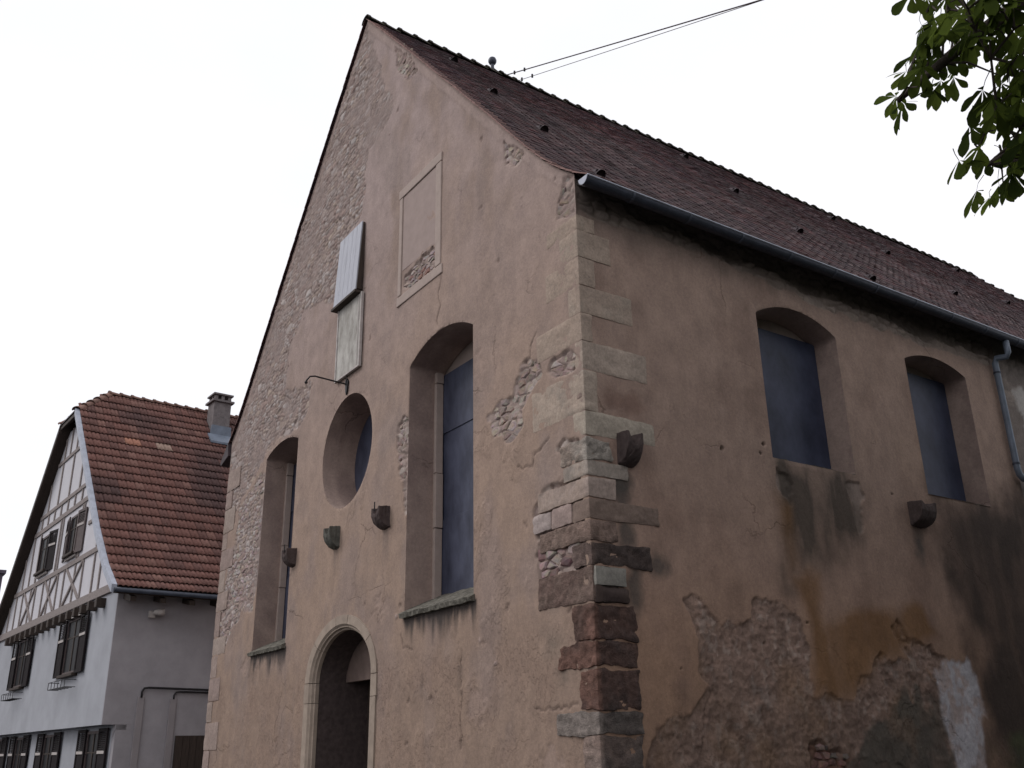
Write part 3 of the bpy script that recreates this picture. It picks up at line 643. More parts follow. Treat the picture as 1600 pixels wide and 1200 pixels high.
for i, w in enumerate(WINF):
    c, hw, z0, zs, rise = w; dep = 0.56
    win = reveal('window', arch_outline(w), dep, GP, 400+i)
    top = zs-0.05
    # board in three sheets with open joints
    zc = [z0+0.1, z0+(top-z0)*0.38, z0+(top-z0)*0.74, top]
    for k in range(3):
        MB().box(c-hw+0.005, c+hw+0.1, dep-0.05+0.014*(k % 2), dep-0.02+0.014*(k % 2), zc[k]+0.001, zc[k+1]-0.001).build('board', M['board_grey'], win, bevel=0.004)
    MB().box(c-hw-0.1, c+hw+0.1, dep+0.01, dep+0.05, z0-0.1, zs+rise+0.1).build('back_panel', M['band'], win)
    # thin stone jamb strip next to the board, in lengths
    zz = z0+0.05; kk = 0
    while zz < top:
        ln = [1.1, 0.75, 1.3, 0.6][kk % 4]; z2 = min(zz+ln, zs-0.02)
        MB().box(c-hw-0.02, c-hw+0.055+0.012*(kk % 2), dep-0.17, dep-0.055, zz, z2-0.008).build('jamb_stone', M['band'], win, bevel=0.008); zz = z2; kk += 1
        if z2 >= zs-0.03: break
    # sloping sill slab
    sv = []; nn = 24; rng = random.Random(5+i)
    for a in range(nn+1):
        x = c-hw-0.03+(2*hw+0.06)*a/nn
        for (y, z) in ((-0.06, z0-0.045), (-0.075, z0+0.008), (0.1, z0+0.095), (0.5, z0+0.27), (0.5, z0-0.05)):
            sv.append((x, y+rng.uniform(-.006, .006), z+rng.uniform(-0.007, 0.007)))
    sf = [(a*5+k, (a+1)*5+k, (a+1)*5+(k+1) % 5, a*5+(k+1) % 5) for a in range(nn) for k in range(5)]+[(0, 1, 2, 3, 4), tuple(nn*5+k for k in (4, 3, 2, 1, 0))]
    MB().add(sv, sf).build('sill', M['mossy'], win)

for i, w in enumerate(WINS):
    c, hw, z0, zs, rise = w; dep = 0.38
    win = reveal('window', arch_outline(w), dep, NP_, 420+i, 0.02)
    top = zs+0.015
    zc = [z0+0.015, top]
    for k in range(1):
        MB().box(-dep+0.02+0.004*k, -dep+0.05+0.004*k, c-hw-0.1, c+hw-0.02, zc[k]+0.003, zc[k+1]-0.003).build('board', M['board'], win, bevel=0.004)
    MB().box(-dep-0.05, -dep-0.01, c-hw-0.1, c+hw+0.1, z0-0.1, zs+rise+0.1).build('back_panel', M['band'], win)
    sv = []; nn = 20; rng = random.Random(15+i)
    for a in range(nn+1):
        y = c-hw-0.005+(2*hw+0.01)*a/nn
        for (x, z) in ((-0.03, z0-0.09), (-0.004, z0+0.004), (-0.12, z0+0.02), (-dep+0.05, z0+0.03), (-dep+0.05, z0-0.09)):
            sv.append((x+rng.uniform(-.008, .008), y, z+rng.uniform(-0.008, 0.008)))
    sf = [(a*5+k, a*5+(k+1) % 5, (a+1)*5+(k+1) % 5, (a+1)*5+k) for a in range(nn) for k in range(5)]+[(4, 3, 2, 1, 0), tuple(nn*5+k for k in (0, 1, 2, 3, 4))]
    MB().add(sv, sf).build('sill', M['mossy'], win)

# round window
oc_out = [(OC[0]+OC[2]*math.cos(2*math.pi*k/72), OC[1]+OC[2]*math.sin(2*math.pi*k/72)) for k in range(72)]
ocw = reveal('round_window', oc_out, 0.58, GP, 440, 0.03, 14, 0.007)
MB().prism([(OC[0]+0.9*math.cos(2*math.pi*k/48), OC[1]+0.9*math.sin(2*math.pi*k/48)) for k in range(48)], 0.575, 'y', 0.545).build('board', M['board_grey'], ocw)

# ---- doorway
def door_curve(a, b, n=40, z0=0.0, jstep=8):
    pts = [(DOOR_C+a, z0+(DOOR_S-z0)*i/jstep) for i in range(jstep)]
    pts += [(DOOR_C+a*math.cos(math.pi*i/n), DOOR_S+b*math.sin(math.pi*i/n)) for i in range(n+1)]
    pts += [(DOOR_C-a, DOOR_S-(DOOR_S-z0)*(i+1)/jstep) for i in range(jstep)]
    return pts
def strip(curves, close=False):
    """curves: list of point lists (x,y,z) of equal length -> quads between neighbours"""
    k = len(curves[0]); vs = [p for c in curves for p in c]; fs = []
    for j in range(len(curves)-1):
        for i in range(k-1): fs.append((j*k+i, j*k+i+1, (j+1)*k+i+1, (j+1)*k+i))
    return vs, fs
def arc_stone(a0, a1, parent):
    """one voussoir of the surround, moulded towards the opening"""
    prof = [(1.185, 0.87, 0.03), (1.185, 0.87, -0.009), (1.03, 0.745, -0.009), (1.00, 0.715, 0.02), (0.985, 0.70, 0.02), (0.97, 0.69, 0.055), (0.945, 0.668, 0.065), (0.945, 0.668, 0.12)]
    n = 10; cs = []
    for (a, b, y) in prof:
        cs.append([(DOOR_C+a*math.cos(a0+(a1-a0)*i/n), y, DOOR_S+b*math.sin(a0+(a1-a0)*i/n)) for i in range(n+1)])
    vs, fs = strip(cs); k = n+1
    fs += [tuple(j*k for j in range(len(prof)))[::-1], tuple(j*k+n for j in range(len(prof)))]
    return MB().add(vs, fs).build('voussoir', M['surround'], parent)
sur = MB().box(DOOR_C-1.215, DOOR_C+1.215, 0.32, 0.36, 0.0, 0.14).build('door_surround', M['surround'], church)
for a0, a1 in ((0.0, 0.62), (0.62, 1.36), (1.36, 1.72), (1.72, 2.45), (2.45, math.pi)):
    arc_stone(a0+0.006, a1-0.006, sur)
for sgn in (1, -1):
    zb = [0.0, 0.75, 1.35, 2.32, DOOR_S]
    for k in range(4):
        prof = [(1.185, 0.03), (1.185, -0.009), (1.03, -0.009), (1.00, 0.02), (0.985, 0.02), (0.97, 0.055), (0.945, 0.065), (0.945, 0.12), (1.15, 0.12)]
        poly = [(DOOR_C+sgn*q[0]*(1.0+0.012*(k % 2) if q[0] > 1.15 else 1.0), q[1]) for q in prof]
        if sgn > 0: poly = poly[::-1]
        MB().prism(poly, zb[k+1]-0.005, 'z', zb[k]+0.002).build('jamb_stone', M['surround'], sur)
# passage behind the surround: jambs, tympanum, leaf
dj = door_curve(0.955, 0.675)
vs, fs = strip([[(x, 0.115, z) for x, z in dj], [(x, 0.95, z) for x, z in dj]])
MB().add(vs, fs).build('passage', M['corbel'], sur)
MB().box(DOOR_C-0.96, DOOR_C+0.96, 0.55, 0.64, 2.62, 3.4).build('tympanum', mat_plain('tympanum_plaster', (0.17, 0.122, 0.105), 0.95, 0.25, 6), sur)
dl = MB().box(DOOR_C-0.95, DOOR_C+0.95, 0.94, 0.98, 0.02, 2.66).build('door_leaf', M['dark_wood'], sur)
for k in range(8):
    MB().box(DOOR_C-0.93+k*0.2325, DOOR_C-0.93+(k+1)*0.2325-0.008, 0.90, 0.938, 0.02, 2.6).build('plank', M['dark_wood'], dl, bevel=0.005)

# ---- corner stones
def qcol(base, tint=None, wear=0.5, dark_nave=False, wash=False):
    base = np.array(base)
    def f(V, n, n2):
        c = np.tile(base, (len(V), 1)); c = c*(1+0.12*n+0.10*n2)[:, None]
        g = smooth(-0.1, 1.0, fbm(V[:, 0]*3+V[:, 1]*4+7, V[:, 2]*3, 3, 9))
        if tint is not None: c = lerp(c, tint, g*wear)
        if wash: c = lerp(c, (0.325, 0.245, 0.195), smooth(0.01, -0.005, V[:, 1])*(0.28+0.3*n2)*smooth(0.0, -0.08, V[:, 0]))
        if dark_nave: c = lerp(c, (0.05, 0.04, 0.038), smooth(0.0, 0.05, V[:, 1])*(0.62+0.25*n))  # face on the nave side darkened
        return c
    return f
PALE = (0.335, 0.262, 0.212); GREENISH = (0.315, 0.275, 0.228); RED = (0.165, 0.092, 0.072); DKRED = (0.075, 0.052, 0.044); BRN = (0.195, 0.143, 0.118); DK = (0.055, 0.042, 0.042); GREY = (0.19, 0.172, 0.155)
QS = [  # z top, z bottom, run on gable, run on nave, colour, second tint, proud, roughness
    (7.12, 6.935, .55, .25, PALE, GREENISH, .014, .004), (6.935, 6.605, .32, .45, PALE, GREENISH, .014, .003), (6.605, 6.265, .60, .22, PALE, None, .014, .003),
    (6.265, 5.935, .20, .72, PALE, GREENISH, .014, .003), (5.935, 5.62, .80, .15, PALE, None, .015, .004), (5.62, 5.29, .12, .88, (0.36, 0.29, 0.24), None, .013, .004),
    (5.29, 4.845, .92, .17, (0.37, 0.30, 0.245), GREY, .015, .005), (4.845, 4.59, .19, .92, (0.36, 0.31, 0.255), GREENISH, .016, .005), (4.55, 4.335, .44, .30, (0.36, 0.32, 0.28), BRN, .022, .014),
    (4.325, 4.165, .40, .50, (0.34, 0.29, 0.25), GREY, .016, .006), (4.155, 3.945, .86, .33, (0.33, 0.26, 0.225), BRN, .022, .008), (3.935, 3.735, .26, .90, BRN, None, .018, .010),
    (3.725, 3.515, .83, .33, (0.215, 0.152, 0.125), BRN, .024, .014), (3.505, 3.28, .30, .75, (0.16, 0.115, 0.10), DKRED, .024, .016), (3.27, 2.945, .87, .30, (0.15, 0.1, 0.084), BRN, .028, .012),
    (2.92, 2.595, .32, .50, RED, DKRED, .026, .020), (2.58, 2.345, .58, .50, RED, DKRED, .030, .020), (2.33, 1.965, .24, .50, RED, DK, .026, .020),
    (1.95, 1.755, .65, .50, (0.22, 0.185, 0.165), GREY, .026, .014), (1.745, 1.45, .22, .50, (0.26, 0.19, 0.16), GREY, .020, .014), (1.44, 1.05, .6, .45, BRN, DKRED, .02, .012), (1.04, 0.6, .3, .6, BRN, DK, .02, .012), (0.59, 0.02, .7, .5, BRN, DK, .03, .012)]
for k, (zt, zb, l, r, col, tint, e, am) in enumerate(QS):
    if zt > 4.6: e = e-0.007
    elif zt < 4.3: e *= 0.7; am *= 0.75
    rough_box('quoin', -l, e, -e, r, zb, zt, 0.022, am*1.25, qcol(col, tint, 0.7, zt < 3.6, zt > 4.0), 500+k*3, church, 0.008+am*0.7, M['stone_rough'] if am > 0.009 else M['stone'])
rough_box('quoin', -0.93, -0.62, -.022, .2, 3.735, 3.93, 0.03, .012, qcol((0.34, 0.28, 0.26), None), 601, church, .02)
rough_box('quoin', -0.61, -0.27, -.020, .2, 3.735, 3.935, 0.03, .014, qcol((0.31, 0.235, 0.21), None), 602, church, .02)
rough_box('quoin', -0.1, 0.052, 0.0, .385, 3.085, 3.27, 0.03, .004, qcol((0.27, 0.255, 0.225), GREY), 603, church, .01)
rough_box('quoin', -0.1, 0.042, 0.0, .42, 2.93, 3.08, 0.03, .014, qcol(DKRED, DK), 604, church, .02)
# faint quoins at the far end of the gable
zq = 6.95; kk = 0
while zq > 0.3:
    hq = [0.42, 0.36, 0.48, 0.33, 0.4][kk % 5]; l = [0.72, 0.34, 0.6, 0.28][kk % 4]
    rough_box('quoin', -W-.012, -W+l, -.013, .3, max(0.02, zq-hq+0.008), zq, 0.05, .006, qcol([(0.305, 0.235, 0.205), (0.285, 0.215, 0.19), (0.32, 0.255, 0.22)][kk % 3], BRN, .4), 650+kk, church, .014)
    zq -= hq; kk += 1

# ---- field stones showing in the bare patches: each one a piece, cut to fit its neighbours
def clip_half(poly, nx, nz, c):
    out = []
    for i in range(len(poly)):
        a, b = poly[i], poly[(i+1) % len(poly)]; da = a[0]*nx+a[1]*nz-c; db = b[0]*nx+b[1]*nz-c
        if da <= 0: out.append(a)
        if (da < 0) != (db < 0):
            t = da/(da-db); out.append((a[0]+(b[0]-a[0])*t, a[1]+(b[1]-a[1])*t))
    return out
def field_stones(polys, sx, sz, base, hi, parent, side, cols, seed, joint=0.006):
    """base / hi: depth of the bed and of the stone faces behind the plaster face (metres, inward positive)"""
    rng = random.Random(seed)
    for pl in polys:
        xs = [q[0] for q in pl]; zs = [q[1] for q in pl]; seeds = []; z = min(zs)-sz; row = 0
        while z < max(zs)+sz:
            x = min(xs)-sx+(sx*0.5 if row % 2 else 0)
            while x < max(xs)+sx: seeds.append((x+rng.uniform(-.36, .36)*sx, z+rng.uniform(-.3, .3)*sz)); x += sx
            z += sz; row += 1
        for (px, pz) in seeds:
            if polysd(np.array([px]), np.array([pz]), pl)[0] > sz*0.25: continue
            if side == 'g' and any(arch_sd(np.array([px]), np.array([pz]), q)[0] < 0.1 for q in WINF): continue
            cell = [(px-sx, pz-sz), (px+sx, pz-sz), (px+sx, pz+sz), (px-sx, pz+sz)]
            for (qx, qz) in seeds:
                if (qx, qz) == (px, pz) or abs(qx-px) > 2.2*sx or abs(qz-pz) > 2.2*sz: continue
                # metric squeezed so stones lie flat
                nx, nz = (qx-px)/sx**2, (qz-pz)/sz**2; c = nx*(px+qx)/2+nz*(pz+qz)/2; cell = clip_half(cell, nx, nz, c)
            if len(cell) < 3 or (side == 'g' and max(v[0] for v in cell) > -0.02): continue
            if side == 'g' and any(min(arch_sd(np.array([v[0]]), np.array([v[1]]), q)[0] for v in cell) < 0.02 for q in WINF): continue
            cx = sum(v[0] for v in cell)/len(cell); cz = sum(v[1] for v in cell)/len(cell); n = len(cell)
            top = hi+rng.uniform(0, 0.4)*(base-hi); tx, tz = rng.uniform(-.16, .16), rng.uniform(-.2, .2)
            V = []
            for sh, dep in ((1.0, base), (0.97, top*0.6+base*0.4), (0.74, top)):
                for (vx, vz) in cell:
                    dx, dz = vx-cx, vz-cz; L = math.hypot(dx, dz)+1e-6; k = max(0.2, sh-joint/L)
                    d = dep+((tx*dx+tz*dz) if dep < base else 0)+rng.uniform(-.003, .003)*(dep < base); V.append((dx*k, min(base, max(hi-0.004, d)), dz*k))
            V.append((rng.uniform(-.02, .02)*0.5, max(hi-0.006, top-rng.uniform(0, .006)), 0))
            F = [(r*n+i, r*n+(i+1) % n, (r+1)*n+(i+1) % n, (r+1)*n+i) for r in range(2) for i in range(n)]+[(2*n+i, 2*n+(i+1) % n, 3*n) for i in range(n)]
            col = cols[rng.randrange(len(cols))]; t = rng.uniform(.8, 1.15)
            me = bpy.data.meshes.new('stone')
            if side == 'g': me.from_pydata(V, [], F)
            else: me.from_pydata([(-v[1], v[0], v[2]) for v in V], [], F)
            me.update(); ca = me.color_attributes.new('Col', 'FLOAT_COLOR', 'POINT')
            ca.data.foreach_set('color', np.array([[*(c*t*rng.uniform(.88, 1.1) for c in col), 1] for _ in V], dtype=np.float32).ravel()); me.materials.append(M['stone'])
            o = link('stone', me, parent); o.location = (cx, 0, cz) if side == 'g' else (0, cx, cz)
SC = [(0.44, 0.37, 0.33), (0.39, 0.30, 0.26), (0.47, 0.41, 0.36), (0.37, 0.28, 0.235)]
field_stones([G_P1, G_P2, G_P3, G_P4, G_P5, G_P6], 0.19, 0.105, 0.046, 0.010, gable, 'g', [(0.34, 0.275, 0.24), (0.30, 0.23, 0.2), (0.36, 0.30, 0.268), (0.275, 0.205, 0.18)], 31)
field_stones([[(-0.86, 3.50), (-0.84, 3.30), (-0.32, 3.30), (-0.32, 3.49)]], 0.16, 0.10, 0.045, -0.012, gable, 'g', [(0.29, 0.22, 0.2), (0.25, 0.17, 0.155), (0.32, 0.26, 0.24)], 33)
field_stones([[(-4.12, 7.88), (-4.09, 8.13), (-3.15, 8.20), (-3.15, 7.87)]], 0.17, 0.06, 0.050, 0.006, gable, 'g', [(0.36, 0.30, 0.28), (0.33, 0.26, 0.235), (0.39, 0.33, 0.31), (0.33, 0.2, 0.17)], 35)
field_stones([S_BRK], 0.15, 0.08, 0.11, 0.02, nave, 'n', [(0.16, 0.092, 0.08), (0.12, 0.078, 0.07), (0.20, 0.14, 0.125), (0.13, 0.105, 0.095)], 37)
field_stones([G_LOW], 0.21, 0.11, 0.045, 0.0, gable, 'g', [(0.33, 0.27, 0.245), (0.29, 0.225, 0.205), (0.37, 0.315, 0.295), (0.27, 0.205, 0.185)], 39, 0.010)

# ---- pale framed blind window high on the gable
bw = MB().box(-4.13, -3.13, -0.004, 0.03, 8.25, 9.5).build('blind_window', mat_plain('blind_plaster', (0.325, 0.252, 0.228), 0.93, 0.1, 6), church)
for (x0, x1, z0, z1) in ((-4.27, -2.97, 9.515, 9.665), (-4.24, -4.145, 7.86, 9.508), (-3.13, -2.975, 7.855, 9.508), (-4.26, -2.93, 7.70, 7.848)):
    MB().box(x0, x1, -0.022, 0.02, z0, z1).build('frame_band', M['band'], bw, bevel=0.012)

# ---- corbels
def corbel(name, c, w, h, dep, side, mat, pin=True, dip=0.35):
    nw, nd = 10, 8; V = []; F = []
    def top(s): return h*0.5-dip*h*max(0, math.cos((s-0.5)*math.pi*1.35))**0.8
    for lay in range(2):
        for i in range(nw+1):
            s = i/nw
            for j in range(nd+1):
                t = j/nd; x = (s-0.5)*w; y = -dep*t
                z = top(s)-(0.02*t) if lay == 0 else h*0.5-0.09-(h-0.09)*math.sqrt(max(0, 1-(t*0.985)**2))
                if lay == 1: z = min(z, top(s)-0.045)-0.02*(1-(2*s-1)**2)
                x *= 1-0.06*t
                V.append((x+random.uniform(-.004, .004), y+random.uniform(-.004, .004), z+random.uniform(-.005, .005)))
    N = (nw+1)*(nd+1); I = lambda l, i, j: l*N+i*(nd+1)+j
    for i in range(nw):
        for j in range(nd):
            F.append((I(0, i, j), I(0, i, j+1), I(0, i+1, j+1), I(0, i+1, j))); F.append((I(1, i, j), I(1, i+1, j), I(1, i+1, j+1), I(1, i, j+1)))
        F.append((I(0, i, nd), I(1, i, nd), I(1, i+1, nd), I(0, i+1, nd)))
    for j in range(nd):
        F.append((I(0, 0, j), I(1, 0, j), I(1, 0, j+1), I(0, 0, j+1))); F.append((I(0, nw, j), I(0, nw, j+1), I(1, nw, j+1), I(1, nw, j)))
    if side == 'g': V = [(c[0]+x, 0.02+y, c[1]+z) for x, y, z in V]
    else: V = [(-0.02-y, c[0]+x, c[1]+z) for x, y, z in V]
    o = MB().add(V, F).build(name, mat, church, bevel=0.008)
    if pin and side == 'g':
        MB().tube([(c[0]-w*0.3, -dep*0.75, c[1]+h*0.2), (c[0]-w*0.3, -dep*0.75, c[1]+h*0.75)], 0.009, 6).build('iron_pin', M['iron'], o)
    return o
corbel('corbel', (-7.72, 4.62), 0.23, 0.28, 0.19, 'g', M['corbel'])
corbel('corbel', (-6.04, 4.64), 0.24, 0.32, 0.19, 'g', M['corbel_grey'], False)
corbel('corbel', (-4.42, 4.62), 0.24, 0.29, 0.19, 'g', M['corbel'])
corbel('corbel', (0.50, 4.50), 0.22, 0.34, 0.20, 'n', M['corbel'], False, 0.42)
corbel('corbel', (5.40, 4.39), 0.34, 0.31, 0.21, 'n', M['corbel'], False, 0.2)

# ---- roof
# arc length table of the slope, from the eave up
seg = np.sqrt(np.diff(PX)**2+np.diff(PZ)**2); SL = np.concatenate([[0], np.cumsum(seg[::-1])]); SX = PX[::-1]; SZ = PZ[::-1]
def slope_pt(s): return np.interp(s, SL, SX), np.interp(s, SL, SZ)
RIDGE_Y1 = 19.1; EAVE_Y1 = 20.2
def hip_y(x): return RIDGE_Y1+(x-CX)/(0.3-CX)*(EAVE_Y1-RIDGE_Y1)
# deck under the tiles
deck = []
for side in (1, -1):
    top = [(CX+side*(x-CX), z-0.05) for x, z in PROF]; vs = []; 
    for (x, z), (xo, zo) in zip(top, PROF):
        y1 = hip_y(xo)
        vs += [(x, 0.03, z), (x, y1, z), (x, 0.03, z-0.06), (x, y1, z-0.06)]
    fs = []
    for i in range(len(top)-1):
        a = i*4; b = a+4
        fs += [(a, b, b+1, a+1), (a+2, a+3, b+3, b+2), (a, a+2, b+2, b), (a+1, b+1, b+3, a+3)]
    n = len(top)-1; fs += [(n*4, n*4+2, n*4+3, n*4+1)]
    deck.append((vs, fs))
mb = MB(); mb.add(*deck[0]); mb.add(*deck[1])
hipx = [(CX, RIDGE_Y1, 14.05)]; mb.add([(CX, RIDGE_Y1, 14.04), (0.3, EAVE_Y1, 7.35), (2*CX-0.3, EAVE_Y1, 7.35)], [(0, 1, 2)])
roof = mb.build('roof', M['soffit'], church)

EXPO, TW, TL, TT = 0.158, 0.172, 0.30, 0.013
ncourse = int(SL[-1]/EXPO); ntile = int((RIDGE_Y1+1.2)/TW)
def tile_arrays(side):
    k, j = np.meshgrid(np.arange(ncourse), np.arange(ntile), indexing='ij'); k = k.ravel(); j = j.ravel()
    s0 = k*EXPO+0.0015*RNG.standard_normal(len(k)); y0 = -0.055+j*TW+0.002*RNG.standard_normal(len(k))
    x, z = slope_pt(np.clip(s0, 0, None)); x2, z2 = slope_pt(np.clip(s0+TL, 0, SL[-1])); lx, lz = x2-x, z2-z; L = np.sqrt(lx**2+lz**2)+1e-9; lx /= L; lz /= L
    ok = (y0+TW < hip_y(x)) & (L > 0.05)
    return k[ok], j[ok], s0[ok], y0[ok], x[ok], z[ok], lx[ok], lz[ok]
def tile_cols(n, k, j, y, s):
    base = np.array([[0.078, 0.034, 0.037], [0.064, 0.032, 0.038], [0.092, 0.038, 0.039], [0.054, 0.030, 0.037], [0.080, 0.037, 0.039]])
    c = base[RNG.integers(0, 5, n)]*RNG.uniform(0.5, 0.92, n)[:, None]
    mo = smooth(0.0, 0.9, fbm(y*0.6, s*0.6, 4, 700)+0.3*smooth(4, 8.5, s)); c = lerp(c, (0.042, 0.03, 0.034), mo*0.45); c *= (0.7+0.6*h2(j, j*0, 46))[:, None]
    full = np.repeat(c[:, None, :], NT, 1)
    edge = np.array([0.44, 0.34, 0.335])[None]*(RNG.uniform(0.35, 1.0, n)*(0.35+0.65*h2(j, j*0, 44))*(1-0.85*smooth(1.5, 6.0, s+1.3*fbm(y*0.8, s*0.8, 3, 705))))[:, None]
    full[:, 5:11] = c[:, None, :]; full[:, [6, 9]] = np.maximum(edge, c)[:, None, :]
    full[:, [7, 10]] = np.maximum(edge*0.8, c)[:, None, :]
    vg = j == 0
    full[vg] = np.array([0.30, 0.185, 0.165]); full[vg, :5] = c[vg][:, None, :]
    return full
LOCAL = np.array([[0, 0, TT], [1, 0, TT], [1, 1, TT*0.4], [0, 1, TT*0.4], [0.5, -0.045, TT],      # upper face
                  [0, -0.025, 0], [0.5, -0.07, 0.0], [1, -0.025, 0], [0, 0, TT], [0.5, -0.045, TT], [1, 0, TT],   # tail edge, palest in the middle
                  [0, 0, TT], [0, 1, TT*0.4], [0, 1, 0], [0, 0, 0], [1, 0, 0], [1, 1, 0], [1, 1, TT*0.4], [1, 0, TT]])   # sides
NT = len(LOCAL)
TF = np.array([[0, 4, 3, 3], [4, 1, 2, 3], [5, 6, 9, 8], [6, 7, 10, 9], [11, 12, 13, 14], [15, 16, 17, 18]])
def tile_verts(side, s0, y0, x, z, lx, lz, tw):
    n = len(s0); lift = 0.5*TT+0.012+0.0008*RNG.standard_normal(n)+0.005*(h2(np.round((y0+0.055)/TW), np.zeros(n), 5)-0.5); tilt = 0.045+0.0025*RNG.standard_normal(n); tw2 = 0.004*RNG.standard_normal(n)
    A = LOCAL[None, :, 0]*tw; B = LOCAL[None, :, 1]*TL; Cn = LOCAL[None, :, 2]+lift[:, None]+(TL-B)*tilt[:, None]+(LOCAL[None, :, 0]-0.5)*tw2[:, None]
    nx, nz_ = -lz, lx      # normal to slope, pointing out (right slope: lx<0)
    nx, nz_ = np.abs(nx), np.abs(nz_)
    X = x[:, None]+lx[:, None]*B+nx[:, None]*Cn; Z = z[:, None]+lz[:, None]*B+nz_[:, None]*Cn; Y = y0[:, None]+A
    if side < 0: X = 2*CX-X
    return np.stack([X, Y, Z], -1)
for side in (1, -1):
    k, j, s0, y0, x, z, lx, lz = tile_arrays(side); n = len(k)
    V = tile_verts(side, s0, y0, x, z, lx, lz, TW-0.014); C = tile_cols(n, k, j, y0, s0)
    sel = np.zeros(n, bool)
    if side > 0:
        dc = (x-CAM.x)**2+(y0-CAM.y)**2+(z-CAM.z)**2; sel[np.argsort(dc)[:300]] = True
        fbase = TF
        for q in np.where(sel)[0]:
            me = mesh_np('tile', V[q]-V[q][0], fbase, C[q]); me.materials.append(M['tile'])
            o = link('tile', me, roof); o.location = V[q][0]
    r = ~sel
    Vr = V[r].reshape(-1, 3); Fr = (TF[None]+np.arange(r.sum())[:, None, None]*NT).reshape(-1, 4)
    if side < 0: Fr = Fr[:, ::-1]
    o = link('tile_field', mesh_np('tile_field', Vr, Fr, C[r].reshape(-1, 3)), roof, True, M['tile']); o['kind'] = 'stuff'

# ridge caps
rm = MB(); ns = 10; RL = 0.36
vs = []
for (y, rr, zz) in ((0.0, 0.146, 0.016), (0.06, 0.144, 0.013), (0.07, 0.136, 0.004), (RL, 0.118, -0.012)):
    for i in range(ns+1):
        a = math.pi*i/ns; vs.append((rr*math.cos(a)*1.0, y, rr*math.sin(a)*0.75+zz-0.045))
    for i in range(ns+1):
        a = math.pi*(ns-i)/ns; vs.append(((rr-0.016)*math.cos(a), y, (rr-0.016)*math.sin(a)*0.75+zz-0.045))
K = 2*(ns+1); fs = [(j*K+i, j*K+(i+1) % K, (j+1)*K+(i+1) % K, (j+1)*K+i) for j in range(3) for i in range(K)]+[tuple(range(K-1, -1, -1)), tuple(3*K+i for i in range(K))]
rm.add(vs, fs); cap_me = rm.mesh('ridge_tile'); cap_me.materials.append(M['ridge'])
y = -0.06; i = 0
while y < RIDGE_Y1-0.2:
    o = link('ridge_tile', cap_me, roof); o.location = (CX+random.uniform(-.008, .008), y, 14.10+0.012*math.sin(y*0.9)+random.uniform(-.006, .006)); o.rotation_euler = (random.uniform(-.02, .02), 0, random.uniform(-.02, .02))
    y += 0.32; i += 1
# hip caps
hv = Vector((0.3-CX, EAVE_Y1-RIDGE_Y1, 7.4-14.08)); n = int(hv.length/0.32)
for i in range(n):
    o = link('ridge_tile', cap_me, roof); q = Vector((CX, RIDGE_Y1, 14.08))+hv*((i+1)/n); o.location = q
    o.rotation_euler = (-hv).to_track_quat('Y', 'Z').to_euler()
# little hooded vent tiles
vb = MB(); ns = 8; vs = []
for (t, rr, hh) in ((0.0, 0.095, 0.11), (0.12, 0.085, 0.075), (0.26, 0.05, 0.012)):
    for i in range(ns+1):
        a = math.pi*i/ns; vs.append((rr*math.cos(a), t, hh*math.sin(a)))
fs = [(j*(ns+1)+i, j*(ns+1)+i+1, (j+1)*(ns+1)+i+1, (j+1)*(ns+1)+i) for j in range(2) for i in range(ns)]
vb.add(vs, fs); vb.box(-0.09, 0.09, 0.05, 0.06, 0.0, 0.08)
vent_me = vb.mesh('vent_tile'); vent_me.materials.append(M['tile_plain'])
for (x, yy) in ((-4.86, 1.27), (-3.26, 1.05), (-1.96, 1.04), (-0.75, 1.0), (-4.99, 7.01), (-3.28, 6.45), (-1.99, 6.44), (-0.71, 6.33), (-5.03, 11.82), (-3.34, 11.09), (-1.97, 10.92), (-0.8, 11.2), (-5.1, 17.0), (-3.3, 15.6)):
    z = float(roofz(np.array([x]))[0]); i = int(np.clip(np.searchsorted(PX, x), 1, len(PX)-1)); dx, dz = PX[i]-PX[i-1], PZ[i]-PZ[i-1]; L = math.hypot(dx, dz)
    up = Vector((-dx/L, 0, -dz/L)); nrm = Vector((-dz/L, 0, dx/L)); acr = up.cross(nrm)
    o = link('vent_tile', vent_me, roof); m = Matrix((acr, up, nrm)).transposed().to_4x4(); m = m @ Matrix.Scale(0.78, 4); m.translation = Vector((x, yy, z))+nrm*0.04
    o.matrix_local = m

# gutter, brackets, downpipe
GX, GZ, GR = 0.275, 7.405, 0.076
def gutter_mesh(y0, y1, r0, th):
    vs = []; ns = 12
    for y in (y0, y1):
        for i in range(ns+1): a = math.pi+math.pi*i/ns; vs.append((GX+r0*math.cos(a), y, GZ+r0*math.sin(a)*1.1))
        for i in range(ns+1): a = 2*math.pi-math.pi*i/ns; vs.append((GX+(r0-th)*math.cos(a), y, GZ+(r0-th)*math.sin(a)*1.1))
    K = 2*(ns+1); fs = [(i, i+K, (i+1) % K+K, (i+1) % K) for i in range(K)]+[tuple(range(K)), tuple(range(2*K-1, K-1, -1))]
    return MB().add(vs, fs)
gut = gutter_mesh(-0.10, 20.2, GR, 0.005).build('gutter', M['zinc'], church)
MB().tube([(GX+GR, -0.10, GZ), (GX+GR, 20.2, GZ)], 0.011, 8).build('gutter_lip', mat_plain('zinc_bead_highlight', (0.36, 0.38, 0.45), 0.4, 0.2, 5, 0.3, 0), gut)  # pale bead colour paints in the highlight along the gutter's top
MB().prism([(GX+GR*1.0*math.cos(math.pi+math.pi*i/14), GZ+GR*1.1*math.sin(math.pi+math.pi*i/14)) for i in range(15)], -0.108, 'y', -0.101).build('gutter_end', M['zinc_light'], gut)
y = 0.55
while y < 20:
    gutter_mesh(y, y+0.03, GR+0.006, 0.006).build('gutter_bracket', M['gutter_strap'], gut); y += 0.86
